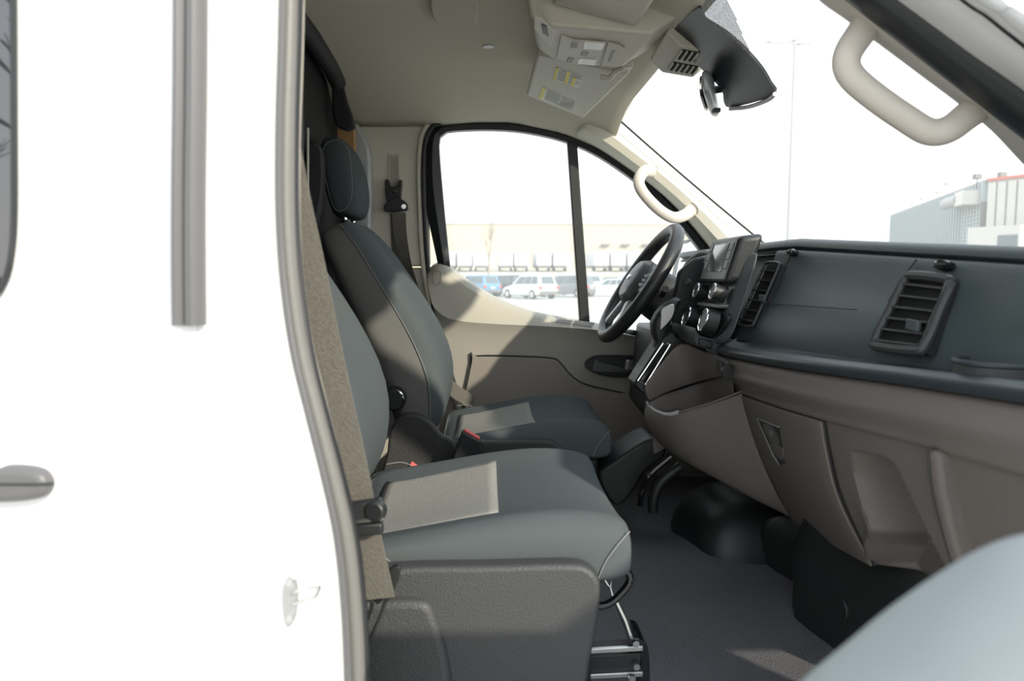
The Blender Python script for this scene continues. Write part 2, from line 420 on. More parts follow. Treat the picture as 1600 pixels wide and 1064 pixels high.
V, Fc = prism(smoothline(pxl([(738, 562), (745, 557), (800, 558), (858, 561), (872, 567), (890, 588), (912, 602), (960, 613), (1020, 625), (1040, 720), (745, 720)], YF-.062), 3, True), (0, -.018, 0))
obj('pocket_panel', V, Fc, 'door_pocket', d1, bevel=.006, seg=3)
g = smoothline(pxl([(736, 640), (736, 565), (744, 556), (800, 556), (860, 559), (875, 566), (892, 586), (914, 600), (960, 611), (1020, 624)], YF-.066), 3)
obj('pocket_gap', *tube(g, .0024, 6), 'black_rubber', d1)
b = smoothline(pxl([(914, 570), (922, 559), (940, 555), (985, 556), (1003, 560), (1004, 570), (995, 583), (970, 588), (935, 583)], YF-.068), 4, True)
hb = obj('handle_bezel', *prism(b, (0, -.012, 0)), 'black_plastic', d1, bevel=.004)
obj('bezel_rim', *tube([p+V3(0, -.012, 0) for p in b], .0035, 6, True), 'dash_dark', hb)
lv = smoothline(pxl([(925, 575), (930, 560), (937, 566), (965, 573), (985, 580), (960, 581), (930, 580)], YF-.084), 4, True)
obj('release_lever', *prism(lv, (0, -.010, 0)), 'stack_grey', hb, bevel=.003)
for k in range(2):
    q = pxl([(978+k*8, 562), (985+k*8, 562), (982+k*8, 578), (975+k*8, 578)], YF-.084); obj('lock_button', *prism(q, (0, -.006, 0)), 'button_grey' if k else 'silver', hb, bevel=.002)
q = smoothline(pxl([(676, 427), (686, 424), (689, 430), (688, 442), (678, 445)], YF-.055), 3, True); obj('sill_cap', *tube(q, .0012, 6, True), 'door_pocket', d1)
q = pxl([(858, 503), (868, 499), (930, 505), (925, 512)], YF-.045); obj('switch_plate', *prism(q, (0, -.004, .004)), 'mid_grey', d1, bevel=.003)
q = pxl([(968, 519), (985, 517), (1010, 520), (995, 526)], YF-.085)
sp = obj('window_switch_panel', *prism(q, (0, -.02, .006)), 'black_plastic', d1, bevel=.003)
q = pxl([(975, 519), (986, 518), (990, 521), (979, 523)], YF-.11); obj('window_switch', *prism(q, (0, -.006, .008)), 'silver_paint', sp, bevel=.002)
# panes
V, Fc = prism(pxl([(684, 212), (700, 203), (820, 204), (892, 219), (912, 506), (840, 494), (780, 472), (700, 425)], YF+.022), (0, .004, 0))
struct('window_1', V, Fc, 'glass', "side glass of the driver's door, behind the far seat", 'window', smooth=False)
V, Fc = prism(pxl([(900, 222), (940, 244), (1000, 286), (1050, 332), (1100, 394), (1100, 540), (918, 508)], YF+.022), (0, .004, 0))
struct('window_2', V, Fc, 'glass', 'triangular quarter glass behind the steering wheel', 'window', smooth=False)
# outside lower skin so that no light leaks in
V, Fc = box((.25, .955, .06), (1.9, .02, .94)); struct('trim_2', V, Fc, 'white_paint', "white outer skin of the driver's side below the windows", 'body panel')
V, Fc = box((-1.45, .955, .55), (2.1, .02, 1.7)); struct('trim_3', V, Fc, 'white_paint', "white outer skin behind the driver's door", 'body panel')

# ---- floor, firewall, bulkhead
rows = []
for i in range(31):
    X = -.56+1.70*i/30; r = []
    for j in range(37):
        Y = -.93+1.86*j/36
        z = .035*sst(-.10, .06, Y) - .02*sst(.10, .3, Y) + .30*sst(.82, 1.14, X) + .012*math.sin(Y*9+X*4)*sst(.2, .4, X)
        z -= .05*sst(-.62, -.72, Y)
        r.append(V3(X, Y, z))
    rows.append(r)
struct('floor', *grid(rows), 'mat_rubber', 'black textured rubber mat covering the cab floor', 'floor', solid=.03)
V, Fc = box((1.16, 0, .36), (.03, 1.9, .70)); struct('wall_front', V, Fc, 'dark_void', 'dark firewall behind the pedals', 'wall')
bw = thing('wall_back', (-.52, 0, 0), 'dark partition behind the seats with a black foam edge', 'wall', kind='structure')
edge_px = [(400, -60), (440, -14), (466, 20), (486, 46), (505, 76), (520, 102), (530, 124)]
ce = [on_ceil(x, y) for x, y in edge_px]
XB = sum(p.x for p in ce)/len(ce)
lw = [onY(540, 160, .76), onY(553, 200, .80), onY(560, 300, .82)]
ce = [V3(XB, -.86, 1.25)]+[V3(XB, -.5, ceil_z(XB, -.5))]+[V3(lerp(XB, p.x, .9), p.y, p.z) for p in ce]
pe = ce+[lw[0], V3(lw[0].x, .95, 1.22)]
rows = [[V3(p.x-.05, p.y, z) for p in pe] for z in (0, .4, .8)]+[[p+V3(-.05, 0, 0) for p in pe]]
obj('partition_panel', *grid(rows), 'bulk_black', bw, solid=.01)
obj('foam_edge', *tube(smoothline([p+V3(-.004, 0, -.012) for p in ce[1:]], 4), .024, 10), 'bulk_black', bw)
obj('edge_trim', *prism(smoothline(pxl([(520, 118), (531, 121), (541, 158), (553, 198), (527, 198), (518, 160)], .585), 2, True), (0, .04, 0)), 'bulk_black', bw, bevel=.006)
V, Fc = prism(smoothline(pxl([(551, 196), (562, 202), (573, 222), (578, 250), (579, 330), (577, 430), (574, 560), (540, 560), (545, 330)], .765), 2, True), (0, .06, 0)); wp = obj('steel_panel', V, Fc, 'bulkhead', bw, bevel=.012, seg=3)
for q in ([(555, 272), (570, 272), (572, 278), (572, 326), (568, 331), (550, 331)], [(553, 354), (568, 355), (571, 360), (571, 371), (553, 371)]):
    V, Fc = prism(pxl(q, .762), (0, -.006, 0)); obj('grab_opening', V, Fc, 'dash_dark', wp, bevel=.003)
V, Fc = prism(pxl([(526, 195), (553, 195), (554, 240), (526, 240)], .70), (0, .04, 0)); obj('wooden_block', V, Fc, 'wood', bw, bevel=.003)
V, Fc = prism(smoothline(pxl([(480, 236), (487, 221), (495, 224), (501, 240), (502, 285), (497, 325), (490, 350), (480, 345)], .22), 4, True), (0, .05, 0)); obj('padded_panel', V, Fc, 'bulk_black', bw, bevel=.01, seg=3)
obj('upright_bar', *cyl(onY(481, 200, .18), onY(481, 350, .18), .0032), 'pillar_trim', bw)
obj('black_bar', *cyl(onY(471, 60, .12), onY(471, 330, .12), .006), 'black_plastic', bw)

# ---- near side: B-pillar / sliding door skin, seal, striker, strip, handle
YN = -1.0
edge = [(437, -260), (437, -60), (435, 60), (431, 200), (431, 330), (438, 440), (454, 550), (478, 650), (503, 750), (522, 840), (533, 940), (539, 1064), (542, 1300), (542, 1600)]
edge_s = smoothline(pxl(edge, YN), 5)
def rr(x0, x1, yk):  # skin between two pixel columns
    return None
wr = thing('wall_right', (-.3, -.98, -.2), 'white painted body side beside the open door', 'wall', kind='structure')
XL = onY(300, 500, YN).x
rows = [[V3(XL+.002, YN, p.z) for p in edge_s], [p.lerp(V3(XL, YN, p.z), .35)+V3(0, -.004, 0) for p in edge_s], [p+V3(-.015, -.002, 0) for p in edge_s], [p+V3(-.004, .004, 0) for p in edge_s], [p+V3(0, .02, 0) for p in edge_s], [p+V3(.004, .06, 0) for p in edge_s]]
obj('pillar_skin', *grid(rows), 'white_paint', wr)
rows = [[p+V3(.004, .06, 0) for p in edge_s], [p+V3(-.02, .10, 0) for p in edge_s], [p+V3(-.30, .10, 0) for p in edge_s]]
obj('inner_trim', *grid(rows), 'pillar_low', wr, solid=.004)
sc = smoothline(pxl([(x+15+4*sst(500, 1000, y), y) for x, y in edge], YN+.02), 5)
obj('door_seal', *tube(sc, .0088, 12), 'seal', wr)
sc2 = smoothline(pxl([(x+6, y) for x, y in edge], YN+.006), 5)
obj('seal_lip', *tube(sc2, .0028, 8), 'strip', wr)
sc3 = smoothline(pxl([(x+28+3*sst(500, 1000, y), y) for x, y in edge], YN+.045), 5)
obj('inner_lip', *tube(sc3, .006, 8), 'black_rubber', wr)
# striker
st = thing('door_striker', onY(455, 940, YN), 'small shiny latch striker on the white door pillar', 'striker')
e = smoothline(pxl([(452, 896), (464, 902), (467, 925), (466, 955), (458, 974), (449, 978), (443, 955), (442, 920)], YN-.004), 4, True)
obj('base_plate', *prism(e, (0, -.004, 0)), 'silver', st, bevel=.0015)
loop = smoothline([onY(456, 928, YN-.006), onY(470, 922, YN-.03), onY(486, 918, YN-.045), onY(499, 917, YN-.045), onY(490, 934, YN-.04), onY(472, 940, YN-.02), onY(456, 944, YN-.006)], 4)
obj('loop', *tube(loop, .0023, 8), 'silver', st)
for y in (910, 965): q = onY(453, y, YN-.0085); obj('bolt', *cyl(q, q+V3(0, -.003, 0), .0035, 6), 'chrome', st)

# sliding door further back
d3 = thing('door_3', (-.8, -1.0, -.2), 'white sliding side door behind the open front door', 'door', kind='structure')
zt, zb = onY(100, -260, YN).z, onY(100, 1600, YN).z
xr = XL+.004
V, Fc = prism([V3(xr, YN-.006, zb), V3(xr, YN-.006, zt), V3(-1.6, YN-.006, zt), V3(-1.6, YN-.006, zb)], (0, .05, 0)); obj('door_skin', V, Fc, 'white_paint', d3, bevel=.006, seg=3)
h = smoothline(pxl([(-70, 726), (0, 728), (25, 722), (60, 724), (82, 732), (92, 750), (86, 768), (60, 776), (20, 779), (-70, 780)], YN-.018), 4, True)
dh = obj('pull_handle', *prism(h, (0, -.018, 0)), 'strip', d3, bevel=.008, seg=4)
obj('handle_groove', *tube(pxl([(-60, 757), (0, 757), (60, 757), (84, 755)], YN-.0365), .0012, 6), 'black_rubber', dh)
q = onY(-12, 712, YN-.006); obj('lock_cap', *cyl(q, q+V3(0, -.012, 0), .021, 28), 'white_paint', d3, bevel=.003)
# window of the sliding door: dark pane in a black gasket
wp_ = pxl([(-400, -200), (20, -200), (22, 200), (22, 330), (18, 395), (8, 435), (-10, 460), (-60, 480), (-400, 490)], YN-.012)
V, Fc = prism(wp_, (0, .005, 0))
w4 = struct('window_4', V, Fc, 'tint_glass', 'dark side glass of the sliding door reflecting trees', 'window', smooth=False)
obj('gasket', *tube(smoothline([p+V3(.002, -.003, -.001) for p in wp_[1:-1]], 4), .003, 8), 'black_rubber', w4)
# vertical rubber strip over the gap between pillar and sliding door
P1 = [(301, -200), (300, 0), (299, 150), (297, 300), (297, 420), (298, 508)]
rows = []
for k, (dx, dy) in enumerate([(-25, 0), (-24, -.008), (-17, -.011), (-10, -.008), (-6, -.006), (0, -.012), (10, -.014), (20, -.010), (24, -.006), (25, 0)]):
    rows.append(smoothline([onY(x+dx, y, YN-.007)+V3(0, dy, 0) for x, y in P1], 4))
V, Fc = grid(rows); nC = len(rows[0]); Fc.append([k*nC+nC-1 for k in range(len(rows))]); Fc.append([k*nC for k in range(len(rows))][::-1])
obj('trim_4', V, Fc, 'strip', None, label='grey rubber strip running down the white body side', cat='trim strip', kind='structure')

# ---- near A-pillar: beige trim, black seal, painted flange, outer edge
ap = thing('trim_5', (.7, -.85, .7), 'passenger side windscreen pillar with beige trim and black seal', 'pillar', kind='structure')
def band(e1, e2, Y1, Y2, bulge, m, name, n=6):
    a = smoothline([onY(x, y, Y1) for x, y in e1], n); b_ = smoothline([onY(x, y, Y2) for x, y in e2], n)
    rows = [[p+V3(.012, .02, .012) for p in a]]
    for t in (0, .12, .3, .5, .7, .88, 1):
        rows.append([p.lerp(q, t)+V3(-.3, -.6, -.3).normalized()*(bulge*math.sin(math.pi*t)) for p, q in zip(a, b_)])
    rows.append([p+V3(.012, .02, .012) for p in b_])
    return obj(name, *grid(rows), m, ap, solid=.004, soff=1)
band([(1130, -135), (1225, -55), (1281, 2), (1325, 34), (1430, 112), (1537, 194), (1600, 258), (1720, 380), (1850, 512), (1960, 625)], [(1210, -95), (1275, -45), (1332, 0), (1385, 42), (1480, 116), (1570, 186), (1640, 242), (1760, 350), (1895, 480), (2010, 595)], -.76, -.82, .006, 'handle_beige', 'pillar_cover')
band([(1208, -95), (1273, -45), (1332, 2), (1385, 44), (1480, 118), (1570, 188), (1640, 244), (1760, 352), (1895, 482), (2010, 597)], [(1260, -120), (1335, -60), (1413, 0), (1470, 42), (1530, 86), (1600, 136), (1680, 200), (1790, 300), (1940, 440), (2060, 560)], -.82, -.86, .014, 'black_rubber', 'door_seal')
band([(1258, -120), (1333, -60), (1411, -2), (1468, 40), (1528, 84), (1600, 134), (1680, 198), (1790, 298), (1940, 438), (2060, 558)], [(1330, -135), (1420, -70), (1507, 0), (1540, 22), (1570, 46), (1602, 72), (1700, 150), (1820, 270), (1985, 430), (2110, 555)], -.865, -.90, .006, 'mid_grey', 'door_flange')  # white body flange, its shade put into the grey colour
band([(1329, -135), (1419, -70), (1506, -1), (1539, 21), (1569, 45), (1602, 71), (1700, 149), (1820, 269), (1985, 429), (2110, 554)], [(1333, -138), (1424, -73), (1511, -3), (1544, 19), (1574, 43), (1607, 69), (1704, 147), (1824, 267), (1989, 427), (2114, 552)], -.90, -.902, .003, 'black_rubber', 'flange_gap')
band([(1333, -138), (1424, -73), (1511, -3), (1544, 19), (1574, 43), (1607, 69), (1704, 147), (1824, 267), (1989, 427), (2114, 552)], [(1390, -150), (1480, -80), (1562, 0), (1580, 12), (1600, 25), (1640, 52), (1740, 130), (1850, 240), (2030, 415), (2170, 555)], -.902, -.94, .008, 'white_paint', 'outer_edge')
V, Fc = box((.02, -.90, 1.32), (1.1, .12, .10)); obj('trim_6', V, Fc, 'white_paint', None, label='white roof rail over the open passenger door', cat='roof rail', kind='structure', bevel=.02)
V, Fc = box((.30, -.93, -.10), (1.7, .06, .14)); obj('trim_7', V, Fc, 'white_paint', None, label='white door sill along the cab floor', cat='sill', kind='structure', bevel=.02)

# ---- open passenger door, only the padded corner of its inner trim reaches the picture
d2 = thing('door_2', (.95, -.95, .1), 'open passenger door, light grey trim blurred in the near corner', 'door', kind='structure')
V, Fc = box((.93, -1.48, .35), (.05, 1.02, 1.0)); obj('outer_panel', V, Fc, 'white_paint', d2, bevel=.02)
YD = -1.36
crv = [(1246, 1085), (1290, 1040), (1350, 990), (1420, 932), (1500, 876), (1560, 843), (1620, 824), (1720, 812), (1900, 815)]
c0 = smoothline([onY(x, y, YD) for x, y in crv], 4)
rows = []
for dz, dy in ((-.30, .10), (-.12, .06), (-.02, .025), (-.004, .008), (0, -.01), (-.004, -.05), (-.03, -.09), (-.12, -.12), (-.30, -.13)):
    rows.append([V3(p.x+(-.02 if dz < -.1 else 0), p.y+dy, p.z+dz) for p in c0]+[V3(.92, YD+dy, c0[-1].z+dz)])
obj('armrest', *grid(rows), 'door_near', d2, sub=1)
# ================================================================== DASHBOARD
dash = thing('dashboard', (.75, 0, .3), 'two-tone dashboard, dark teal above and taupe below, with glovebox', 'dashboard')
Y0, Y2 = -.13, -.75
C0 = dict(lip=(1244, 374), lipu=(1238, 385), ft=(1230, 393), fb=(1166, 536), tr=(1139, 544), tb=(1139, 558), sh=(1142, 562), bu=(1138, 588), gt=(1158, 614), g1=(1170, 660), g2=(1194, 725), gb=(1238, 815))
C2 = dict(lip=(1546, 386), lipu=(1538, 402), ft=(1528, 414), fb=(1478, 582), tr=(1424, 580), tb=(1424, 603), sh=(1428, 608), bu=(1412, 652), gt=(1424, 691), g1=(1436, 755), g2=(1458, 840), gb=(1490, 952))
def sec(k, Y):
    a, b = onY(*C0[k], Y0), onY(*C2[k], Y2); t = (Y-Y0)/(Y2-Y0)
    p = a.lerp(b, t) if t >= 0 else a.copy(); p.y = Y
    bow = .018*math.sin(math.pi*max(0, min(1, t))) if k in ('fb', 'tr', 'tb', 'sh', 'bu', 'gt', 'g1', 'g2') else 0
    p.x -= bow
    return p
def strip(keys, y0, y1, n, fn=None):
    rows = []
    for i in range(n+1):
        Y = lerp(y0, y1, i/n); r = []
        for k in keys:
            p = sec(k[0], Y)+V3(k[1], 0, k[2]) if isinstance(k, tuple) else sec(k, Y)
            if fn: p = fn(p, Y)
            r.append(p)
        rows.append(smoothline(r, 4))
    return grid(rows)
# padded top with rolled lip
obj('top_pad', *strip([('lip', .50, -.12), ('lip', .30, -.05), ('lip', .10, -.012), ('lip', .022, .001), 'lip', ('lipu', -.001, .001), ('lipu', .010, -.006), ('ft', .014, -.004)], -.985, .80, 34), 'dash_top', dash, solid=.004)
# upper face with airbag panel
def bulge(p, Y): return p
obj('upper_face', *strip([('ft', .012, 0), 'ft', ('ft', -.016, -.05), ('fb', .008, .05), 'fb', ('fb', .006, -.012)], -.07, -.985, 24), 'dash_top', dash)
obj('upper_face_center', *strip([('ft', .03, 0), ('ft', .03, -.02), ('fb', .04, .05), ('fb', .04, -.01)], -.13, .80, 12), 'dash_dark', dash)
fp, fn_ = plane(sec('ft', -.13), sec('fb', -.13), sec('ft', -.75))
def onF(x, y, off=.004): return onP(x, y, fp+fn_*off, fn_)
obj('airbag_seam', *tube([onF(1200+i*11.5, 474+i*.8, .012+.006*math.sin(i/12*3.14)) for i in range(13)], .0013, 6), 'dash_dark', dash)
obj('panel_seam', *tube(smoothline([onF(1242, 388), onF(1224, 420), onF(1190, 490), onF(1166, 534)], 4), .0016, 6), 'black_rubber', dash)
obj('panel_seam', *tube(smoothline([onF(1432, 405), onF(1412, 432), onF(1388, 470)], 4), .0014, 6), 'black_rubber', dash)
# tray ledge running under the face
obj('ledge', *strip([('fb', .004, .008), ('fb', -.006, .0), ('tr', .012, .004), 'tr', ('tr', -.007, -.006), ('tb', -.006, .004), 'tb', ('sh', .02, .002)], -.06, -.985, 24), 'dash_trim', dash)
# taupe lower roll and knee panel
obj('lower_roll', *strip([('sh', .02, .004), 'sh', ('bu', .002, .014), 'bu', ('gt', -.004, .014), 'gt', ('gt', .02, -.008)], -.03, -.985, 26), 'dash_low', dash)
CUB = [(1333, 704), (1372, 710), (1394, 722), (1413, 758), (1442, 820), (1480, 895), (1450, 935), (1396, 914), (1366, 882), (1363, 850), (1369, 830), (1350, 790), (1335, 742)]
rows = []
for i in range(165):
    Y = -.13-.853*i/164; P = smoothline([sec('gt', Y)+V3(.012, 0, 0), sec('gt', Y)+V3(.008, 0, -.006), sec('g1', Y)+V3(.008, 0, 0), sec('g2', Y)+V3(.008, 0, 0), sec('gb', Y)+V3(.008, 0, 0), sec('gb', Y)+V3(.06, 0, .01)], 24)
    for p in P:
        x, y = proj(p); d_ = inside(x, y, CUB)
        p.x += .095*sst(-1, 9, d_)*(1-.45*sst(810, 920, y)) - .010*sst(-16, -3, d_)*sst(3, -4, d_)*sst(1420, 1370, x)*sst(760, 860, y)
    rows.append(P)
obj('knee_panel', *grid(rows), 'dash_low', dash)
V, Fc = box((.93, -.04, .55), (.34, 1.64, .48)); obj('core', V, Fc, 'dark_void', dash)  # added dark filler that stops daylight leaking through the dashboard
# glovebox door, a slightly proud shell with its own edges
def gpt(s, Y, off=0.0):
    ks = ['gt', 'g1', 'g2', 'gb']; P = smoothline([sec(k, Y) for k in ks], 8); i = s*(len(P)-1); a = int(min(i, len(P)-2))
    return P[a].lerp(P[a+1], i-a)+V3(-off, 0, 0)
rows = []
for i in range(13):
    s = .02+.98*i/12
    yl = -.137; yr = -.530+.02*s
    rows.append([gpt(s, lerp(yl, yr, j/10), -.003) for j in range(11)])
gdoor = obj('glovebox_door', *grid(rows), 'dash_low', dash, solid=.006, bevel=.0015)
obj('door_gap', *tube([r_[-1]+V3(-.0, -.003, 0) for r_ in rows], .0022, 6), 'black_rubber', gdoor)
obj('door_gap', *tube([r_[0]+V3(-.001, .003, 0) for r_ in rows], .0018, 6), 'black_rubber', gdoor)
obj('door_gap', *tube([p+V3(-.001, 0, .004) for p in rows[0]], .0016, 6), 'black_rubber', gdoor)
GT = []
for a in range(56):
    Yg = -.14-.38*a/55; Pg = smoothline([sec(k, Yg) for k in ('gt', 'g1', 'g2', 'gb')], 24); GT += [(proj(p), p) for p in Pg]
def onG(x, y, off=.006):
    b_ = min(GT, key=lambda q: (q[0][0]-x)**2+(q[0][1]-y)**2); (bx_, by_), p = b_
    d = ray(x, y); p = CAM+d*((p-CAM).length/d.length); return p-d.normalized()*off
q = [onG(x, y, .016) for x, y in [(1183, 654), (1218, 668), (1226, 724), (1218, 727)]]
gl = obj('latch_recess', *prism(q, (.006, 0, 0)), 'dash_dark', gdoor, bevel=.002)
obj('latch_rim', *tube([onG(x, y, .017) for x, y in [(1216, 667), (1183, 654), (1208, 712), (1219, 727)]], .002, 6), 'button_grey', gdoor)
obj('latch_lever', *prism([onG(x, y, .020) for x, y in [(1202, 694), (1222, 700), (1225, 722), (1213, 714)]], (.004, 0, 0)), 'dash_low', gdoor, bevel=.002)
obj('lock_cylinder', *cyl(onG(1206, 676, .016), onG(1206, 676, .021), .006, 16), 'black_plastic', gdoor)
# end panel towards the door opening
ep = [sec(k, -.80)+V3(-.012, 0, 0) for k in ('gt', 'g1', 'g2', 'gb')]
ep = [onY(1446, 700, -.80), onY(1452, 760, -.80), onY(1470, 840, -.80), onY(1500, 930, -.80), onY(1800, 930, -.80), onY(1800, 700, -.80)]
obj('end_panel', *prism(ep, (0, -.02, 0)), 'dash_low', dash, bevel=.014, seg=4)
obj('end_seam', *tube(smoothline(pxl([(1449, 702), (1456, 770), (1480, 860), (1494, 905)], -.822), 4), .0016, 6), 'dash_dark', dash)
# cap closing the dashboard's end at the door opening
oc_ = [sec('lip', -.98)+V3(.50, 0, -.12), sec('lip', -.98)+V3(.10, 0, -.012), sec('lip', -.98), sec('ft', -.98), sec('fb', -.98), sec('tr', -.98), sec('tb', -.98), sec('bu', -.98), sec('gt', -.98), sec('g1', -.98), sec('g2', -.98), sec('gb', -.98)+V3(.0, 0, .06), sec('gb', -.98)+V3(.40, 0, .10)]
obj('end_cap', *prism(oc_, (0, .02, 0)), 'dash_dark', dash, bevel=.004)
# cup holder in the ledge near the door
q = sec('tr', -.80); c = V3(q.x+.058, -.835, q.z+.008)
ch = obj('cup_holder', *join(cyl(c-V3(0, 0, .02), c+V3(0, 0, .010), .050, 40, .051)), 'dash_dark', dash, bevel=.003)
obj('cup_holder_ring', *tube([c+V3(.050*math.cos(a*.1571), .050*math.sin(a*.1571), .012) for a in range(40)], .0035, 8, True), 'dash_trim', ch)
# --- outer air vent
def vent(corners, n, name, frame_r, off, tab=None):
    P = [onF(x, y, off) for x, y in corners]                   # tl, tr, br, bl
    vo = obj(name, *prism(P, fn_*-.012), 'dark_void', dash, smooth=False)
    ring = smoothline([P[0].lerp(P[1], .12), P[0].lerp(P[1], .88), P[1].lerp(P[2], .08), P[1].lerp(P[2], .5), P[1].lerp(P[2], .92), P[2].lerp(P[3], .12), P[2].lerp(P[3], .88), P[3].lerp(P[0], .08), P[3].lerp(P[0], .5), P[3].lerp(P[0], .92)], 4, True)
    obj('frame', *tube([p+fn_*.006 for p in ring], frame_r, 8, True), 'dash_dark', vo)
    for k in range(n):
        t = (k+.7)/(n+.3); a, b = P[0].lerp(P[3], t), P[1].lerp(P[2], t); a, b = a.lerp(b, .06), a.lerp(b, .94)
        d1v = fn_*.012+V3(0, 0, -.003); h = (P[3]-P[0]).normalized()*.0016
        s = [a-h, b-h, b-h+d1v, a-h+d1v, a+h, b+h, b+h+d1v, a+h+d1v]
        obj('slat', s, [[0, 1, 2, 3], [4, 7, 6, 5], [0, 4, 5, 1], [1, 5, 6, 2], [2, 6, 7, 3], [3, 7, 4, 0]], 'black_plastic', vo, smooth=False)
    if tab:
        c_ = onF(*tab, off+.012); ax = (P[1]-P[0]).normalized()
        obj('slide_tab', *prism([c_-ax*.014, c_+ax*.014, c_+ax*.012+V3(0, 0, -.016), c_-ax*.016+V3(0, 0, -.016)], fn_*.008), 'dash_top', vo, bevel=.002)
    return vo
vent([(1424, 432), (1494, 440), (1446, 552), (1368, 542)], 6, 'air_vent', .0075, .004, (1432, 502))
vent([(1200, 412), (1223, 413), (1180, 512), (1157, 508)], 6, 'air_vent', .0032, .016, (1194, 462))
# small demist nozzles in the top
for x, y, X in ((1238, 395, 0), (1475, 415, 0)):
    c = onF(x, y, .006); ax = (onF(x+10, y+1, .006)-c).normalized()
    dn = obj('demist_nozzle', *loft([superring(c+fn_*k, ax, fn_.cross(ax), .020*s_, .0075*s_, 24, 2.4) for k, s_ in ((-.004, 1), (.004, 1), (.006, .8))]), 'black_gloss', dash)
    obj('nozzle_blade', *box(c+fn_*.007, (.004, .024, .004)), 'dash_dark', dn)
# headlight dial on the taupe roll
c = sec('bu', -.16)+V3(-.004, 0, .012); obj('dimmer_wheel', *cyl(c+V3(-.004, -.008, 0), c+V3(-.004, .008, 0), .017, 24), 'black_plastic', dash, bevel=.002)
obj('roll_seam', *tube(smoothline([onY(1164, 565, -.155)+V3(-.01, 0, 0), onY(1158, 580, -.16)+V3(-.016, 0, 0), onY(1160, 600, -.16)+V3(-.01, 0, 0)], 3), .0012, 6), 'dash_dark', dash)
bx = onY(1124, 572, -.10); obj('socket_plate', *box(bx, (.006, .03, .022)), 'dash_dark', dash, bevel=.002)

# --- centre stack: pod with screen, knobs, lower dials
def X_st(z): return .578+.30*(z-.79)
stk = []
prof = [(.150, .80), (.150, .77), (.140, .70), (.115, .635), (.06, .600), (-.02, .592), (-.070, .600), (-.090, .635), (-.092, .70), (-.088, .77), (-.080, .80)]
ringF = smoothline([V3(X_st(z), y, z) for y, z in prof], 4)
obj('stack_fascia', *prism(ringF, (.022, -.025, .0)), 'stack_grey', dash, bevel=.006, seg=3)
pod = [V3(X_st(z)-.028, y, z) for y, z in [(.112, .838), (.108, .730), (-.088, .730), (-.092, .838)]]
pd = obj('display_pod', *prism(pod, (.058, 0, .006)), 'black_plastic', dash, bevel=.014, seg=4)
def face(y, z, off): return V3(X_st(z)-.028-off, y, z)
def fplate(name, y0, y1, z0, z1, off, m, par, th=.003, bv=.0015):
    return obj(name, *prism([face(y0, z1, off), face(y1, z1, off), face(y1, z0, off), face(y0, z0, off)], (th, 0, 0)), m, par, bevel=bv)
fplate('pod_bezel', .100, -.082, .740, .832, .002, 'stack_grey', pd)
fplate('screen', .062, -.046, .758, .824, .0035, 'screen', pd)
for k in range(3):
    fplate('side_button', .094, .070, .764+k*.021, .782+k*.021, .004, 'button_grey', pd)
    fplate('side_button', -.052, -.076, .764+k*.021, .782+k*.021, .004, 'button_grey', pd)
def knob(y, z, r, ln, off, ringm, par=dash):
    a = V3(X_st(z)-off, y, z); n_ = V3(-.958, 0, .287)
    k = obj('control_knob', *cyl(a, a+n_*ln, r*1.05, 32, r), 'black_plastic', par, bevel=.002)
    obj('knob_ring', *tube([a+n_*ln+V3(.287*math.sin(t*.2618), 0, .958*math.sin(t*.2618))*(r*.93)+V3(0, math.cos(t*.2618)*r*.93, 0) for t in range(24)], .0022, 6, True), ringm, k)
    return k
knob(.085, .705, .019, .026, .008, 'silver'); knob(-.060, .705, .019, .030, .008, 'silver')
obj('radio_panel', *prism([V3(X_st(z)-.008, y, z) for y, z in [(.06, .725), (-.035, .725), (-.035, .688), (.06, .688)]], (.004, 0, 0)), 'stack_grey', dash, bevel=.002)
for k in range(4): obj('preset_button', *prism([V3(X_st(z)-.012, y, z) for y, z in [(.055-k*.022, .720), (.036-k*.022, .720), (.036-k*.022, .706), (.055-k*.022, .706)]], (.004, 0, 0)), 'button_grey', dash, bevel=.001)
obj('slot_lip', *prism([V3(X_st(z)-.022, y, z) for y, z in [(.09, .683), (-.085, .683), (-.080, .675), (.085, .675)]], (.03, 0, 0)), 'button_grey', dash, bevel=.003)
obj('media_slot', *prism([V3(X_st(z)-.003, y, z) for y, z in [(.085, .674), (-.08, .674), (-.08, .660), (.085, .660)]], (.01, 0, 0)), 'black_gloss', dash)
obj('climate_panel', *prism(smoothline([V3(X_st(z)-.006, y, z) for y, z in [(.125, .665), (.12, .625), (.08, .607), (-.05, .607), (-.10, .625), (-.105, .665)]], 4, True), (.01, 0, 0)), 'black_plastic', dash, bevel=.003)
knob(.085, .640, .027, .028, .010, 'chrome'); knob(-.065, .640, .028, .030, .010, 'chrome')
for k in range(3):
    for j in range(2): obj('climate_button', *prism([V3(X_st(z)-.012, y, z) for y, z in [(.040-k*.022, .655-j*.018), (.021-k*.022, .655-j*.018), (.021-k*.022, .640-j*.018), (.040-k*.022, .640-j*.018)]], (.004, 0, 0)), 'button_grey', dash, bevel=.001)
obj('stack_chin', *prism(smoothline(pxl([(1086, 512), (1094, 524), (1120, 530), (1150, 532), (1166, 540), (1128, 545), (1100, 545), (1086, 535)], -.06), 3, True), (0, .20, 0)), 'dash_trim', dash, bevel=.006)
obj('switch_bank', *prism(pxl([(1092, 528), (1115, 533), (1113, 546), (1092, 542)], -.065), (0, .05, 0)), 'black_plastic', dash, bevel=.004)
# ribs below the centre vent
for k in range(4): obj('rib', *tube([onF(1148+k*1, 517+k*4.6, .004), onF(1174-k*2.5, 515+k*5.2, .004)], .0017, 6), 'dash_dark', dash)
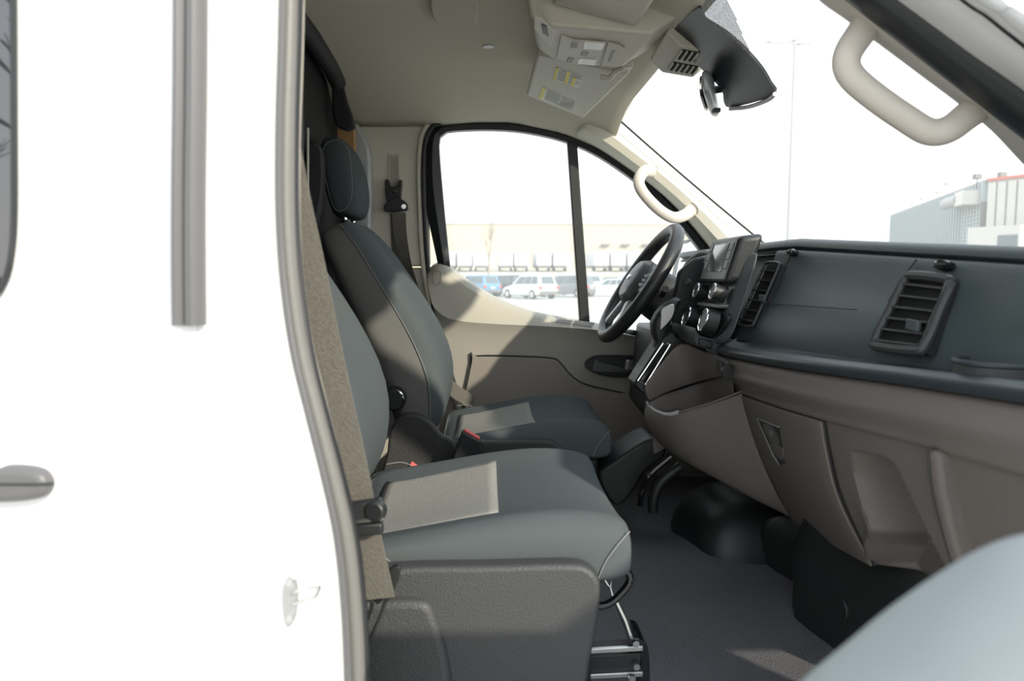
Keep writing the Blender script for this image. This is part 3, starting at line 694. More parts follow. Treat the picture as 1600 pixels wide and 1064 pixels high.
# --- instrument hood in front of the driver
rows = []
for i in range(17):
    t = i/16; Y = lerp(.18, .66, t); a = math.sin(math.pi*t)**.6
    zt = .750+.078*a
    rows.append([V3(.80, Y, zt-.02), V3(.67, Y, zt), V3(.630, Y, zt-.004), V3(.625, Y, zt-.014), V3(.655, Y, zt-.022)])
obj('instrument_hood', *grid(rows), 'dash_low', dash, solid=.004, sub=1)
rows = [[V3(.69, lerp(.18, .66, i/12), .750+.068*math.sin(math.pi*i/12)**.6), V3(.63, lerp(.18, .66, i/12), .64)] for i in range(13)]
obj('instrument_panel', *grid(rows), 'black_gloss', dash)
obj('cluster_side', *prism(pxl([(1062, 425), (1085, 404), (1118, 396), (1112, 440), (1092, 480), (1088, 530), (1052, 530), (1050, 490)], .17), (0, .03, 0)), 'black_plastic', dash, bevel=.006)
c = onY(1076, 441, .165); obj('start_button', *cyl(c, c+V3(-.008, -.006, .002), .009, 20), 'stack_grey', dash, bevel=.001)
c = onY(1050, 522, .16); obj('ignition_bezel', *cyl(c, c+V3(-.014, -.01, .004), .028, 28, .022), 'black_plastic', dash, bevel=.002)
obj('under_column_panel', *prism(pxl([(1046, 520), (1100, 520), (1120, 640), (1062, 700), (1030, 660)], .30), (0, .45, 0)), 'dash_dark', dash, bevel=.01)
# --- lower centre console with open bin
T = [(1012, 630, .13), (1022, 641, .08), (1043, 649, .0), (1068, 643, -.045), (1112, 630, -.09), (1160, 612, -.135)]
B = [(1026, 676, .13), (1040, 698, .08), (1074, 722, .0), (1110, 743, -.045), (1170, 778, -.09), (1240, 815, -.135)]
tp = smoothline([onY(*t) for t in T], 4); bp_ = smoothline([onY(*b_) for b_ in B], 4)
rows = [[p+V3(.012, .006, -.004) for p in tp], tp]
for t in (.15, .4, .7, .9): rows.append([a.lerp(b_, t)+V3(-.018*math.sin(math.pi*t), -.006*math.sin(math.pi*t), 0) for a, b_ in zip(tp, bp_)])
rows += [bp_, [p+V3(.08, .02, .01) for p in bp_]]
cc = obj('center_bin', *grid(rows), 'dash_low', dash, solid=.006, sub=1)
obj('bin_rim', *tube([p+V3(-.001, 0, .002) for p in tp[:12]], .0045, 8), 'mid_grey', cc)
obj('bin_rim', *tube([p+V3(-.001, 0, .001) for p in tp[11:]], .0025, 8), 'dash_low', cc)
obj('bin_floor', *prism([V3(.42, .13, .41), V3(.43, .0, .40), V3(.56, -.12, .41), V3(.66, -.12, .41), V3(.66, .13, .41)], (0, 0, -.01)), 'dash_low', cc)
pn = pxl([(1003, 603), (1018, 586), (1062, 536), (1078, 541), (1100, 545), (1130, 553)], .09)[:0]
tpn = smoothline([onY(x, y, .07) for x, y in [(1006, 600), (1030, 570), (1062, 535)]]+[onY(1100, 546, .0), onY(1142, 562, -.13)], 4)
bpn = smoothline([onY(x, y, .10) for x, y in [(1014, 628), (1038, 616), (1070, 606)]]+[onY(1100, 596, .06), onY(1145, 585, -.13)], 4)
obj('console_slope', *grid([tpn, [a.lerp(b_, .5)+V3(-.006, -.004, 0) for a, b_ in zip(tpn, bpn)], bpn]), 'dash_low', dash, solid=.004, sub=1)
obj('bin_back', *grid([bpn, [p+V3(.02, .02, -.14) for p in bpn]]), 'dash_low', cc)
obj('slope_seam', *tube([p+V3(-.002, -.003, 0) for p in bpn], .0014, 6), 'black_rubber', dash)
# heater housing and tunnel cover below
hs = []
for z, e_ in ((-.01, .02), (.02, 0), (.16, 0), (.30, -.01), (.36, -.02)):
    hs.append(superring((.78+.03*z, -.38, z), (1, 0, 0), (0, 1, 0), .16+e_*.4, .13+e_*.4, 28, 6))
hs = [[onY(x, y, Y) for x, y, Y in q] for q in ()]
hp = [onZ(1262, 996, .0), onZ(1300, 1000, .0), onZ(1372, 962, .0)]
a0 = V3(.645, -.26, 0); b0 = V3(.70, -.60, 0)
ring0 = [(.64, -.24), (.632, -.262), (.640, -.30), (.70, -.50), (.72, -.56), (.76, -.60), (.95, -.60), (.95, -.22), (.70, -.22)]
V, Fc = loft([[V3(x+.02, y, .0) for x, y in ring0], [V3(x+.006, y, .06) for x, y in ring0], [V3(x+.004, y, .20) for x, y in ring0], [V3(x+.05, y, .30) for x, y in ring0]])
ho = obj('heater_housing', V, Fc, 'black_plastic', dash, bevel=.012, seg=3)
c = V3(.674, -.39, .115); nn = V3(-.96, -.28, 0); obj('round_plug', *cyl(c+V3(.004, 0, 0), c+nn*.006, .026, 28), 'black_plastic', ho, bevel=.002)

# ================================================================== STEERING WHEEL
WC = onY(999, 443, .40); wt = onY(1053, 360, .40); wb_ = onY(944, 527, .40)
up_ = (wt-wb_).normalized(); ax_ = V3(0, 1, 0).cross(up_).normalized()
if ax_.x > 0: ax_ = -ax_
WR = .182
sw = thing('steering_wheel', WC, "black leather steering wheel with grey spokes by the driver's window", 'steering wheel')
def wpt(a, r, d=0): return WC+V3(0, 1, 0)*(r*math.cos(a))+up_*(r*math.sin(a))+ax_*d
obj('rim', *tube([wpt(2*math.pi*k/64, WR) for k in range(64)], .0195, 14, True, up=ax_), 'black_plastic', sw)
def spoke(a0, a1, w0, w1, m):
    P = []
    for s_, w_ in ((.05, w0), (.11, (w0+w1)/2), (.172, w1)):
        P.append((s_, w_))
    top = [wpt(a0, s_, .010-.10*s_*0)+wpt(a0+1.5708, w_)-WC for s_, w_ in P]; bot = [wpt(a0, s_, .010)-(wpt(a0+1.5708, w_)-WC) for s_, w_ in P]
    return obj('spoke', *prism(top+bot[::-1], ax_*-.018), m, sw, bevel=.005)
spoke(math.pi, 0, .034, .026, 'silver_paint'); spoke(0, 0, .034, .026, 'silver_paint'); spoke(-math.pi/2-.55, 0, .016, .014, 'silver_paint'); spoke(-math.pi/2+.55, 0, .016, .014, 'silver_paint')
hub = [wpt(2*math.pi*k/28, .082*(1+.12*math.cos(2*2*math.pi*k/28))) for k in range(28)]
obj('airbag_cover', *loft([[p+ax_*-.03 for p in hub], [p+ax_*.012 for p in hub], [WC+(p-WC)*.8+ax_*.03 for p in hub], [WC+(p-WC)*.3+ax_*.036 for p in hub]]), 'stack_grey', sw)
obj('emblem', *loft([superring(WC+ax_*.035, V3(0, 1, 0), up_, .020, .009, 24, 2), superring(WC+ax_*.039, V3(0, 1, 0), up_, .018, .008, 24, 2)]), 'silver', sw)
for s_ in (-1, 1):
    for k in range(3): obj('spoke_button', *box(WC+V3(0, s_*.105, 0)+up_*(.016-k*.014)+ax_*.014, (.008, .02, .010)), 'silver_paint', sw, bevel=.002)
cl = [superring(WC+ax_*-d, V3(0, 1, 0), up_, rx_, ry_, 24, 3) for d, rx_, ry_ in ((.02, .06, .055), (.05, .075, .07), (.12, .08, .075), (.22, .085, .085))]
obj('column_shroud', *loft(cl), 'black_plastic', sw)
for s_ in (-1, 1):
    q = WC+ax_*-.06; obj('stalk', *tube([q+V3(0, s_*.07, 0), q+V3(-.01, s_*.14, .015), q+V3(-.02, s_*.19, .02)], [.007, .008, .009], 10), 'black_plastic', sw)

# ================================================================== GEAR LEVER
gs = thing('gear_lever', onY(1025, 575, .12), 'gear lever with silver-faced knob on the dashboard slope', 'gear lever')
fr_ = pxl([(992, 597), (1038, 530), (1062, 534), (1012, 606)], .10)
obj('surround', *prism(pxl([(990, 600), (1036, 528), (1048, 522), (1082, 536), (1020, 615), (1006, 618)], .09), (0, .09, 0)), 'black_plastic', gs, bevel=.005)
obj('gate_frame', *tube(pxl([(997, 595), (1036, 536), (1048, 538), (1008, 601)], .088), .003, 8, True), 'chrome', gs)
obj('gate_slot', *prism(pxl([(1001, 592), (1036, 540), (1044, 541), (1008, 597)], .089), (0, -.003, 0)), 'black_gloss', gs)
obj('boot', *loft([superring(onY(x, y, .12), V3(1, 0, .0), V3(0, 1, 0), rx_, rx_*1.1, 20, 2.6) for x, y, rx_ in ((1046, 562, .030), (1036, 548, .026), (1034, 536, .020), (1034, 526, .017))]), 'black_plastic', gs)
kn = [superring(onY(x, y, .12), V3(.94, 0, .34), V3(0, 1, 0), rx_, ry_, 24, 2.8) for x, y, rx_, ry_ in ((1032, 530, .016, .018), (1030, 516, .022, .024), (1034, 498, .031, .028), (1042, 482, .033, .030), (1047, 473, .028, .026), (1049, 468, .016, .016))]
obj('knob', *loft(kn), 'black_plastic', gs)
fp_ = smoothline(pxl([(1034, 482), (1050, 475), (1054, 480), (1050, 496), (1036, 512), (1031, 515), (1032, 498)], .093), 4, True)
obj('knob_face', *prism(fp_, (0, -.004, 0)), 'silver', gs, bevel=.0015)
obj('selector_dial', *cyl(onY(1050, 530, .115), onY(1046, 529, .10), .016, 20), 'black_plastic', gs, bevel=.002)

# ================================================================== SEATS
def seat(name, label, yc, dx, dz, bx, knob_=True, near=True):
    s = thing(name, (dx, yc, .0), label, 'seat')
    hw = .240
    def ztop(X, v):
        xs = X-dx
        z = .316+.062*sst(-.30, .16, xs) - .006*sst(.12, .22, xs)+dz
        return z+.034*abs(v)**2.4*(1-.35*sst(.0, .2, xs))-.003*(1-abs(v))
    # cushion
    rings = []
    for X, k in ((-.245, .80), (-.235, .94), (-.20, 1), (-.12, 1), (-.04, 1), (.04, 1), (.10, 1), (.15, .995), (.185, .97), (.205, .91), (.216, .80), (.220, .66)):
        Xw = X+dx; zb_ = .275+dz+.012*(1-k)*4; zt_ = .360+dz
        zc, hz = (zb_+zt_)/2, (zt_-zb_)/2*lerp(.55, 1, k)
        w_ = hw*(1.0-.015*sst(-.1, -.25, X))*lerp(.85, 1, k)
        def f_(p, u, v, Xw=Xw, k=k):
            if v > .2:
                tz = ztop(Xw, u)-.018*(1-k)*5; p.z = lerp(p.z, tz-.02*max(0, abs(u)-.86)*7, sst(.2, .95, v))
            return p
        rings.append(superring((Xw, yc, zc), (0, 1, 0), (0, 0, 1), w_, hz, 44, 4.5, f_))
    cu_ = obj('cushion', *loft(rings), 'seat_cloth', s, sub=1)
    rows = [[V3(X+dx, yc+v*hw, ztop(X+dx, v)+.004-.006*(abs(v)/.70)**6) for v in [-.70+1.4*j/12 for j in range(13)]] for X in [-.205+.222*i/12 for i in range(13)]]
    obj('cushion_insert', *grid(rows), 'seat_insert', s, solid=.006)
    for sy in (-1, 1):
        st_ = smoothline([V3(dx+.214, yc+sy*.228, .366+dz), V3(dx+.196, yc+sy*.240, .352+dz), V3(dx+.176, yc+sy*.2415, .325+dz), V3(dx+.165, yc+sy*.240, .298+dz)], 5)
        obj('stitching', *tube(st_, .0009, 6), 'stitch', cu_)
        st_ = smoothline([V3(dx-.215, yc+sy*.235, .35+dz), V3(dx-.18, yc+sy*.2405, .352+dz), V3(dx-.15, yc+sy*.242, .335+dz), V3(dx-.12, yc+sy*.242, .30+dz)], 5)
        obj('stitching', *tube(st_, .0009, 6), 'stitch', cu_)
    # backrest, reclined; stations from bottom to top: (z, front X, rear X, half width, exponent)
    def bst(z, xf, xr_, w_, e=3.6):
        k_ = max(0, z-.45); xf -= .13*k_; xr_ -= .15*k_; zz_ = z+.075*k_
        c_ = V3((xf+xr_)/2+bx, yc, zz_+dz); h = abs(xf-xr_)/2
        def f_(p, u, v):
            # u across the width, v front(+)/rear(-): side bolsters come forward, middle sinks
            if v > 0: p.x += .022*abs(u)**3*v*sst(.40, .55, z)*sst(.92, .8, z) - .010*(1-abs(u))*v
            return p
        return superring(c_, (0, 1, 0), V3(.93, 0, .36).normalized(), w_, h, 44, e, f_)
    BS = [(.345, -.175, -.285, .200), (.37, -.155, -.30, .222), (.43, -.140, -.315, .236), (.50, -.142, -.330, .240), (.58, -.168, -.350, .240), (.66, -.208, -.374, .238), (.74, -.254, -.400, .234), (.81, -.296, -.422, .226), (.85, -.325, -.434, .214), (.872, -.348, -.434, .19), (.882, -.368, -.426, .15)]
    bk = obj('backrest', *loft([bst(*q) for q in BS]), 'seat_side', s, sub=1)
    # front cover of the backrest (teal cloth), a shell hugging the front half
    rows = []
    for q in BS[0:10]:
        r_ = [p for p in bst(q[0], q[1]+.004, q[2], q[3]+.001)]
        r_ = r_[0:23]                                     # half ring that faces forward
        r_ = [p for i, p in enumerate(r_) if 1 <= i <= 21]
        rows.append([p+V3(.002, 0, .0005) for p in r_])
    bf = obj('backrest_cover', *grid(rows), 'seat_cloth', s, sub=1)
    for sy, ix in ((1, 0), (-1, -1)):
        obj('stitching', *tube(smoothline([r_[ix]+V3(0, .0, 0) for r_ in rows], 3), .0010, 6), 'stitch', bk)
    # headrest
    hb_, dz_ = bx, dz; bx = bx-.038; dz = dz+.040
    hr = []
    for z, xf, xr_, w_ in ((.898, -.375, -.425, .095), (.908, -.362, -.436, .115), (.94, -.350, -.448, .126), (1.00, -.352, -.460, .130), (1.06, -.368, -.468, .128), (1.095, -.385, -.466, .120), (1.112, -.402, -.458, .100), (1.118, -.415, -.448, .07)):
        hr.append(superring(((xf+xr_)/2+bx, yc, z+dz), (0, 1, 0), (1, 0, 0), w_, abs(xf-xr_)/2, 32, 3.2))
    hd = obj('headrest', *loft(hr), 'headrest_cloth', s, sub=1)
    for sy in (-1, 1):
        lp = smoothline([V3(-.402+bx+a_, yc+sy*(w_+.0012), z+dz) for a_, w_, z in ((0, .114, 1.100), (.025, .122, 1.07), (.033, .127, 1.0), (.028, .1225, .94), (.0, .112, .912), (-.022, .112, .925), (-.035, .124, .98), (-.045, .127, 1.05), (-.035, .118, 1.09))], 4, True)
        obj('stitching', *tube(lp, .0007, 6, True), 'stitch', hd)
        obj('headrest_post', *cyl(V3(-.400+bx, yc+sy*.06, .86+dz), V3(-.405+bx, yc+sy*.06, .92+dz), .0065), 'chrome', s)
        obj('post_guide', *cyl(V3(-.400+bx, yc+sy*.06, .874+dz), V3(-.401+bx, yc+sy*.06, .892+dz), .013, 16), 'black_plastic', s)
    bx, dz = hb_, dz_
    return s
ps = seat('passenger_seat', 'near grey cloth seat with black plastic side skirt', -.42, 0, 0, -.045)
ds = seat('driver_seat', 'far grey cloth seat with tall headrest before the side window', .42, .115, -.028, .045)
# --- passenger seat: plinth, skirt, slide bar, rails
YS = -.695
sk = smoothline(pxl([(560, 905), (620, 889), (760, 886), (880, 883), (915, 887), (934, 902), (939, 925), (934, 975), (918, 1064), (905, 1180), (890, 1330), (520, 1330), (520, 1000)], YS), 3, True)
obj('side_skirt', *prism(sk, (0, .035, 0)), 'skirt', ps, bevel=.008, seg=4)
sk2 = smoothline(pxl([(500, 944), (560, 940), (640, 939), (668, 944), (680, 962), (692, 1000), (705, 1064), (730, 1330), (500, 1330)], YS-.012), 3, True)
obj('recliner_cover', *prism(sk2, (0, .03, 0)), 'skirt', ps, bevel=.012, seg=4)
V, Fc = box((-.02, -.42, .14), (.36, .44, .27)); obj('plinth', V, Fc, 'black_plastic', ps, bevel=.01)
lp = smoothline([V3(.15, -.62, .29), V3(.20, -.62, .285), onY(983, 903, -.60), onY(962, 938, -.60), onY(940, 946, -.60), V3(.13, -.60, .235)], 5)
obj('slide_bar', *tube(smoothline([onY(972, 882, -.60), onY(985, 905, -.60), onY(966, 932, -.60), onY(944, 946, -.60), onY(915, 946, -.60)], 5), .0065, 10), 'black_gloss', ps)
obj('spring_wire', *tube([onY(943, 902, -.58), onY(953, 918, -.58), onY(956, 903, -.58), onY(953, 918, -.58), onY(958, 934, -.58)], .0018, 6), 'chrome', ps)
obj('rod', *tube([onY(960, 934, -.56), onY(976, 968, -.56), onY(984, 992, -.56)], .005, 8), 'silver', ps)
rl = pxl([(850, 1018), (1006, 1008), (1006, 1062), (850, 1070)], -.54)
V, Fc = prism(pxl([(850, 1028), (1003, 1020), (1003, 1050), (850, 1058)], -.55), (0, .05, 0)); ra = obj('seat_rail', V, Fc, 'black_plastic', ps, bevel=.003)
for y0_, y1_ in ((1022, 1014), (1062, 1054)):
    V, Fc = prism(pxl([(846, y0_-4), (1005, y1_-4), (1005, y1_+4), (846, y0_+4)], -.556), (0, .007, 0)); obj('rail_edge', V, Fc, 'silver', ra, bevel=.0015)
V, Fc = prism(smoothline(pxl([(982, 1000), (1004, 1000), (1014, 1020), (1014, 1080), (996, 1085), (1003, 1012)], -.552), 3, True), (0, .07, 0)); obj('rail_end_cap', V, Fc, 'black_gloss', ps, bevel=.003)
for x, y in ((993, 1004), (994, 1040), (987, 1058)): c = onY(x, y, -.56); obj('bolt', *cyl(c, c+V3(0, -.006, 0), .006, 6), 'chrome', ra)
V, Fc = box((-.02, -.43, .012), (.5, .40, .024)); obj('mount_plate', V, Fc, 'black_plastic', ps, bevel=.004)
# --- driver seat: side cover, recliner knob, plinth
rc = smoothline(pxl([(603, 760), (605, 705), (611, 668), (628, 649), (652, 648), (672, 660), (690, 680), (708, 690), (720, 720), (700, 760)], .150), 4, True)
obj('recliner_cover', *prism(rc, (0, .03, 0)), 'black_rough', ds, bevel=.007, seg=3)
rc = smoothline(pxl([(690, 700), (712, 692), (780, 690), (855, 689), (872, 697), (880, 712), (880, 790), (600, 790), (600, 740)], .155), 3, True)
obj('side_skirt', *prism(rc, (0, .03, 0)), 'black_rough', ds, bevel=.006, seg=3)
c = onY(617, 622, .172)
kb = obj('recliner_knob', *cyl(c+V3(0, .02, 0), c+V3(0, -.03, 0), .030, 28), 'black_plastic', ds, bevel=.006)
obj('knob_glint', *tube([c+V3(.026*math.cos(a_), -.031, .026*math.sin(a_)) for a_ in (-.3, 0, .3, .6, .9, 1.2)], .003, 6), 'chrome', kb)
V, Fc = box((.10, .42, .13), (.40, .42, .26)); obj('plinth', V, Fc, 'black_plastic', ds, bevel=.01)
obj('slide_bar', *tube([onY(938, 735, .25), onY(950, 724, .25), onY(963, 716, .25)], .004, 8), 'chrome', ds)

# ================================================================== SEAT BELTS
def ribbon(P, wdir, w_, th=.0016):
    P = smoothline(P, 5); rings = []
    for i, p in enumerate(P):
        t = i/(len(P)-1); wd = wdir(t) if callable(wdir) else Vector(wdir); wd = wd.normalized()
        a = P[max(0, i-1)]; b_ = P[min(len(P)-1, i+1)]; n_ = wd.cross(b_-a).normalized()
        rings.append([p-wd*w_/2-n_*th/2, p+wd*w_/2-n_*th/2, p+wd*w_/2+n_*th/2, p-wd*w_/2+n_*th/2])
    return loft(rings)
nb = thing('seat_belt', onY(585, 940, -.74), 'taupe belt webbing hanging along the near door pillar', 'seat belt')
bp2 = [onY(x, y, Y) for x, y, Y in ((440, 240, -.86), (459, 330, -.84), (480, 420, -.82), (501, 520, -.80), (523, 620, -.785), (548, 730, -.77), (566, 820, -.76), (584, 900, -.75), (592, 935, -.745))]
obj('webbing', *ribbon(bp2, lambda t: V3(.96, -.18-.1*t, .22), .047), 'belt', nb)
V, Fc = box(onY(572, 799, -.785), (.046, .016, .030), ry=R(-8)); tg = obj('latch_tongue', V, Fc, 'black_plastic', nb, bevel=.004)
q = onY(584, 799, -.795); obj('tongue_roller', *cyl(q+V3(0, -.004, .0), q+V3(.004, .012, 0), .0135, 20), 'black_plastic', tg, bevel=.003)
V, Fc = box(onY(570, 812, -.79), (.050, .010, .004), ry=R(-6)); obj('tongue_plate', V, Fc, 'silver', tg)
V, Fc = box(onY(571, 826, -.785), (.046, .014, .016), ry=R(-4)); obj('stop_button', V, Fc, 'black_plastic', nb, bevel=.003)
obj('anchor', *prism(smoothline(pxl([(598, 905), (612, 888), (625, 886), (622, 908), (612, 930), (604, 942), (597, 930)], -.725), 3, True), (0, .012, 0)), 'black_plastic', nb, bevel=.003)
obj('cable', *tube(smoothline(pxl([(603, 938), (592, 968), (580, 995), (573, 1016)], -.735), 4), .0024, 8), 'black_rubber', nb)
fb_ = thing('seat_belt', onY(620, 320, YF-.03), 'dark belt hanging from a black ring on the far pillar', 'seat belt')
obj('height_slider', *prism(smoothline(pxl([(603, 283), (609, 283), (611, 292), (622, 292), (624, 283), (629, 283), (628, 300), (625, 322), (606, 322)], YF-.012), 2, True), (0, -.02, 0)), 'black_plastic', fb_, bevel=.004)
c = onY(616, 298, YF-.034); obj('slider_button', *box(c, (.018, .006, .016)), 'black_gloss', fb_, bevel=.002)
dr = smoothline(pxl([(600, 325), (603, 318), (618, 308), (634, 316), (638, 324), (634, 330), (604, 331)], YF-.036), 4, True)
obj('guide_ring', *prism(dr, (0, -.012, 0)), 'black_plastic', fb_, bevel=.004)
c = onY(631, 323, YF-.052); obj('ring_bolt', *cyl(c, c+V3(0, -.004, 0), .008, 16), 'chrome', fb_)
fpth = [onY(x, y, Y) for x, y, Y in ((623, 332, YF-.05), (626, 370, YF-.048), (634, 410, YF-.045), (645, 440, YF-.045), (660, 480, YF-.05), (690, 540, YF-.06))]
obj('webbing', *ribbon(fpth, lambda t: V3(1-.75*t, -.10-.9*t, 0), .047), 'belt', fb_)
fpth = [onY(x, y, Y) for x, y, Y in ((619, 332, YF-.03), (621, 370, YF-.026), (622, 418, YF-.024))]
obj('webbing', *ribbon(fpth, V3(.9, -.3, 0), .047), 'belt', fb_)
lb = [onY(x, y, .70) for x, y in ((700, 600), (712, 612), (728, 622), (738, 632))]
obj('lap_webbing', *ribbon(lb, V3(.35, 0, .9), .046), 'belt', fb_)
# buckles between the seats
def buckle(P, yb, label, tilt):
    b_ = thing('belt_buckle', onY(*P[-1], yb), label, 'buckle')
    V, Fc = prism(pxl(P, yb), (0, .030, 0)); h_ = obj('housing', V, Fc, 'black_plastic', b_, bevel=.004, seg=3)
    a, c_ = onY(*P[0], yb), onY(*P[1], yb); d_ = (c_-a); n_ = V3(-d_.z, 0, d_.x).normalized()
    if n_.z < 0: n_ = -n_
    obj('release_button', *prism([a+d_*.08+V3(0, .004, 0), c_-d_*.08+V3(0, .004, 0), c_-d_*.08+n_*.005+V3(0, .004, 0), a+d_*.08+n_*.005+V3(0, .004, 0)], (0, .022, 0)), 'red', b_, bevel=.0015)
    return b_
buckle([(722, 673), (751, 690), (757, 720), (740, 790), (690, 790), (708, 716)], .06, 'black buckle with red button standing between the two seats', 0)
buckle([(638, 727), (655, 738), (662, 760), (650, 800), (618, 800), (626, 752)], -.15, 'small belt buckle tip with red button at the back of the near cushion', 0)

# ================================================================== OVERHEAD
oc = thing('overhead_console', V3(.24, -.05, 1.33), 'beige overhead console with two map lamps and switches', 'console')
lo = [(.090, -.165), (.095, -.10), (.112, .0), (.150, .072), (.20, .088), (.315, .09), (.335, .07), (.352, -.06), (.352, -.165)]
def ocr(z, s_, dz_=0): return [V3(.23+(x-.23)*s_, -.08+(y+.08)*s_, min(z+.0*(x-.1), 9)) for x, y in lo]
r_hi = [V3(x+(.05 if x > .3 else -.012), y+(.02 if y > .05 else 0), ceil_z(min(x+.05, .43), min(y, .09))+.005) for x, y in lo]
r_md = [V3(x, y, 1.285-.03*sst(.1, .35, x)) for x, y in lo]
r_lo = [V3(.22+(x-.22)*.93, y-(.010 if y > .03 else 0), 1.262-.018*sst(.1, .35, x)) for x, y in lo]
obj('body', *loft([r_hi, r_md, r_lo]), 'console_beige', oc, bevel=.008, seg=3)
oP, oN = plane(r_lo[1], r_lo[4], r_lo[6])
def onO(x, y, off=.003): return onP(x, y, oP+oN*off, oN)
def oplate(name, P, m, off=.003, th=.004, bv=.002, par=oc, sm=2): return obj(name, *prism(smoothline([onO(x, y, off) for x, y in P], sm, True) if sm else [onO(x, y, off) for x, y in P], oN*-th), m, par, bevel=bv)
sp = oplate('switch_panel', [(876, 56), (896, 63), (947, 67), (931, 103), (890, 100), (869, 91)], 'handle_beige', sm=0)
for P in ([(913, 66), (945, 69), (940, 79), (911, 77)], [(904, 92), (932, 94), (929, 103), (902, 100)]): oplate('map_lamp', P, 'lamp_lens', .005, .003, .0015, sp, 0)
for P in ([(893, 67), (904, 68), (902, 76), (891, 75)], [(888, 91), (897, 92), (894, 99), (885, 98)], [(909, 82), (920, 83), (918, 88), (907, 87)]): oplate('lamp_switch', P, 'pillar_low', .005, .003, .001, sp, 0)
mp = oplate('microphone_panel', [(834, 27), (846, 30), (868, 50), (860, 74), (846, 62), (834, 45)], 'handle_beige', sm=0)
oplate('rocker_switch', [(846, 38), (854, 42), (857, 58), (848, 52)], 'dash_dark', .005, .003, .001, mp, 0)
fpn = oplate('front_panel', [(950, 67), (968, 72), (976, 78), (960, 104), (938, 104)], 'console_beige', sm=0)
oplate('sos_switch', [(956, 81), (961, 80), (955, 96), (950, 97)], 'pillar_low', .005, .003, .001, fpn, 0)
# sun visors
def visor(name, P, label, clip, stay):
    v = thing(name, P[0], label, 'sun visor')
    a = [p for p in P]; n_ = (a[1]-a[0]).cross(a[3]-a[0]).normalized()
    if n_.z < 0: n_ = -n_
    obj('panel', *prism(a, n_*.022), 'console_beige', v, bevel=.009, seg=3)
    cl_ = smoothline(clip, 4); obj('pivot_clip', *tube(cl_, .0065, 8), 'handle_beige', v)
    obj('clip_mount', *box(clip[-1]+V3(.006, 0, .008), (.03, .03, .018)), 'handle_beige', v, bevel=.004)
    return v
VP = [onY(838, 84, .14), onY(822, 150, .50), onY(912, 186, .60), onY(984, 116, .14)]
dv = visor('sun_visor', VP, 'far sun visor bearing two yellow and white warning labels', [onY(938, 120, .13), onY(952, 122, .125), onY(962, 112, .12), onY(975, 106, .11)], 0)
vP, vN = plane(VP[0], VP[1], VP[3])
def warn(P, nl):
    a, b_, c_, d_ = [onP(x, y, vP+vN*.001, vN) for x, y in P]
    lab = obj('warning_label', *prism([a, b_, c_, d_], vN*-.0006), 'label_white', dv, smooth=False)
    def quad(u0, u1, v0, v1, m, nm, off=.0008):
        f_ = lambda u, v: a.lerp(b_, u).lerp(d_.lerp(c_, u), v)+vN*off
        obj(nm, *prism([f_(u0, v0), f_(u1, v0), f_(u1, v1), f_(u0, v1)], vN*-.0004), m, lab, smooth=False)
    return quad
q1 = warn([(869, 105), (911, 119), (904, 138), (864, 124)], 7)
q1(0, .10, 0, 1, 'label_yellow', 'yellow_band'); q1(.42, .54, 0, 1, 'label_yellow', 'yellow_band'); q1(.68, .80, .3, 1, 'label_yellow', 'yellow_band')
for k in range(6): q1(.14, .40, .08+k*.15, .12+k*.15, 'print', 'print_line'); q1(.57, .97 if k < 2 else .66, .08+k*.15, .12+k*.15, 'print', 'print_line')
q1(.82, .97, .55, .58, 'print', 'print_line'); q1(.82, .97, .72, .75, 'print', 'print_line')
q2 = warn([(848, 136), (901, 157), (894, 175), (842, 153)], 8)
q2(0, .09, 0, 1, 'label_yellow', 'yellow_band')
for k in range(7): q2(.14, .55, .07+k*.13, .105+k*.13, 'print', 'print_line'); q2(.58, .97, .07+k*.13, .105+k*.13, 'print', 'print_line')
NP = [onY(862, 10, -.20), onY(993, 44, -.17), onY(1072, -85, -.50), onY(870, -140, -.55)]
visor('sun_visor', [onY(862, 8, -.17), onY(870, -140, -.55), onY(1085, -90, -.52), onY(994, 44, -.17)], 'near sun visor folded up at the top edge of the picture', [onY(978, 36, -.16), onY(992, 42, -.155), onY(1004, 34, -.15), onY(1014, 24, -.15)], 0)
# sensor housing behind the mirror
sh = thing('sensor_housing', onY(1060, 80, -.06), 'beige slotted housing on the windscreen above the mirror', 'housing')
def shp(x, y, Y): return onY(x, y, Y)
fa_ = [shp(1012, 90, .02), shp(1042, 52, -.10), shp(1060, 72, -.12), shp(1112, 82, -.12), shp(1106, 100, -.06), shp(1084, 118, .03), shp(1045, 116, .05)]
P_, N_ = plane(shp(1060, 72, -.10), shp(1110, 84, -.10), shp(1048, 117, .04))
fa_ = [onP(x, y, P_, N_) for x, y in [(1062, 74), (1112, 84), (1104, 104), (1090, 118), (1046, 116)]]
bk_ = [onW(x, y, .012) for x, y in [(1046, 48), (1120, 84), (1124, 120), (1104, 128), (1014, 92)]]
fm = [onP(x, y, P_+V3(-.012, 0, -.004), N_) for x, y in [(1040, 56), (1114, 82), (1108, 106), (1094, 120), (1012, 92)]]
rear = [onY(1042, 52, -.10), onY(1062, 74, -.10), onY(1045, 117, .05), onY(1010, 92, .04)]
V, Fc = prism([onY(x, y, -.10) for x, y in [(1040, 50), (1062, 73), (1114, 82), (1130, 70), (1090, 30), (1060, 30)]], (0, .16, -.012))
obj('housing_shell', V, Fc, 'console_beige', sh, bevel=.006, seg=3)
b0, b1, b2, b3 = onY(1062, 73, -.10), onY(1114, 82, -.10), onY(1114, 82, -.10)+V3(0, .16, -.012), onY(1062, 73, -.10)+V3(0, .16, -.012)
bn = (b1-b0).cross(b3-b0).normalized()
if bn.z > 0: bn = -bn
def bq(u, v, off=.001): return b0.lerp(b1, u).lerp(b3.lerp(b2, u), v)+bn*off
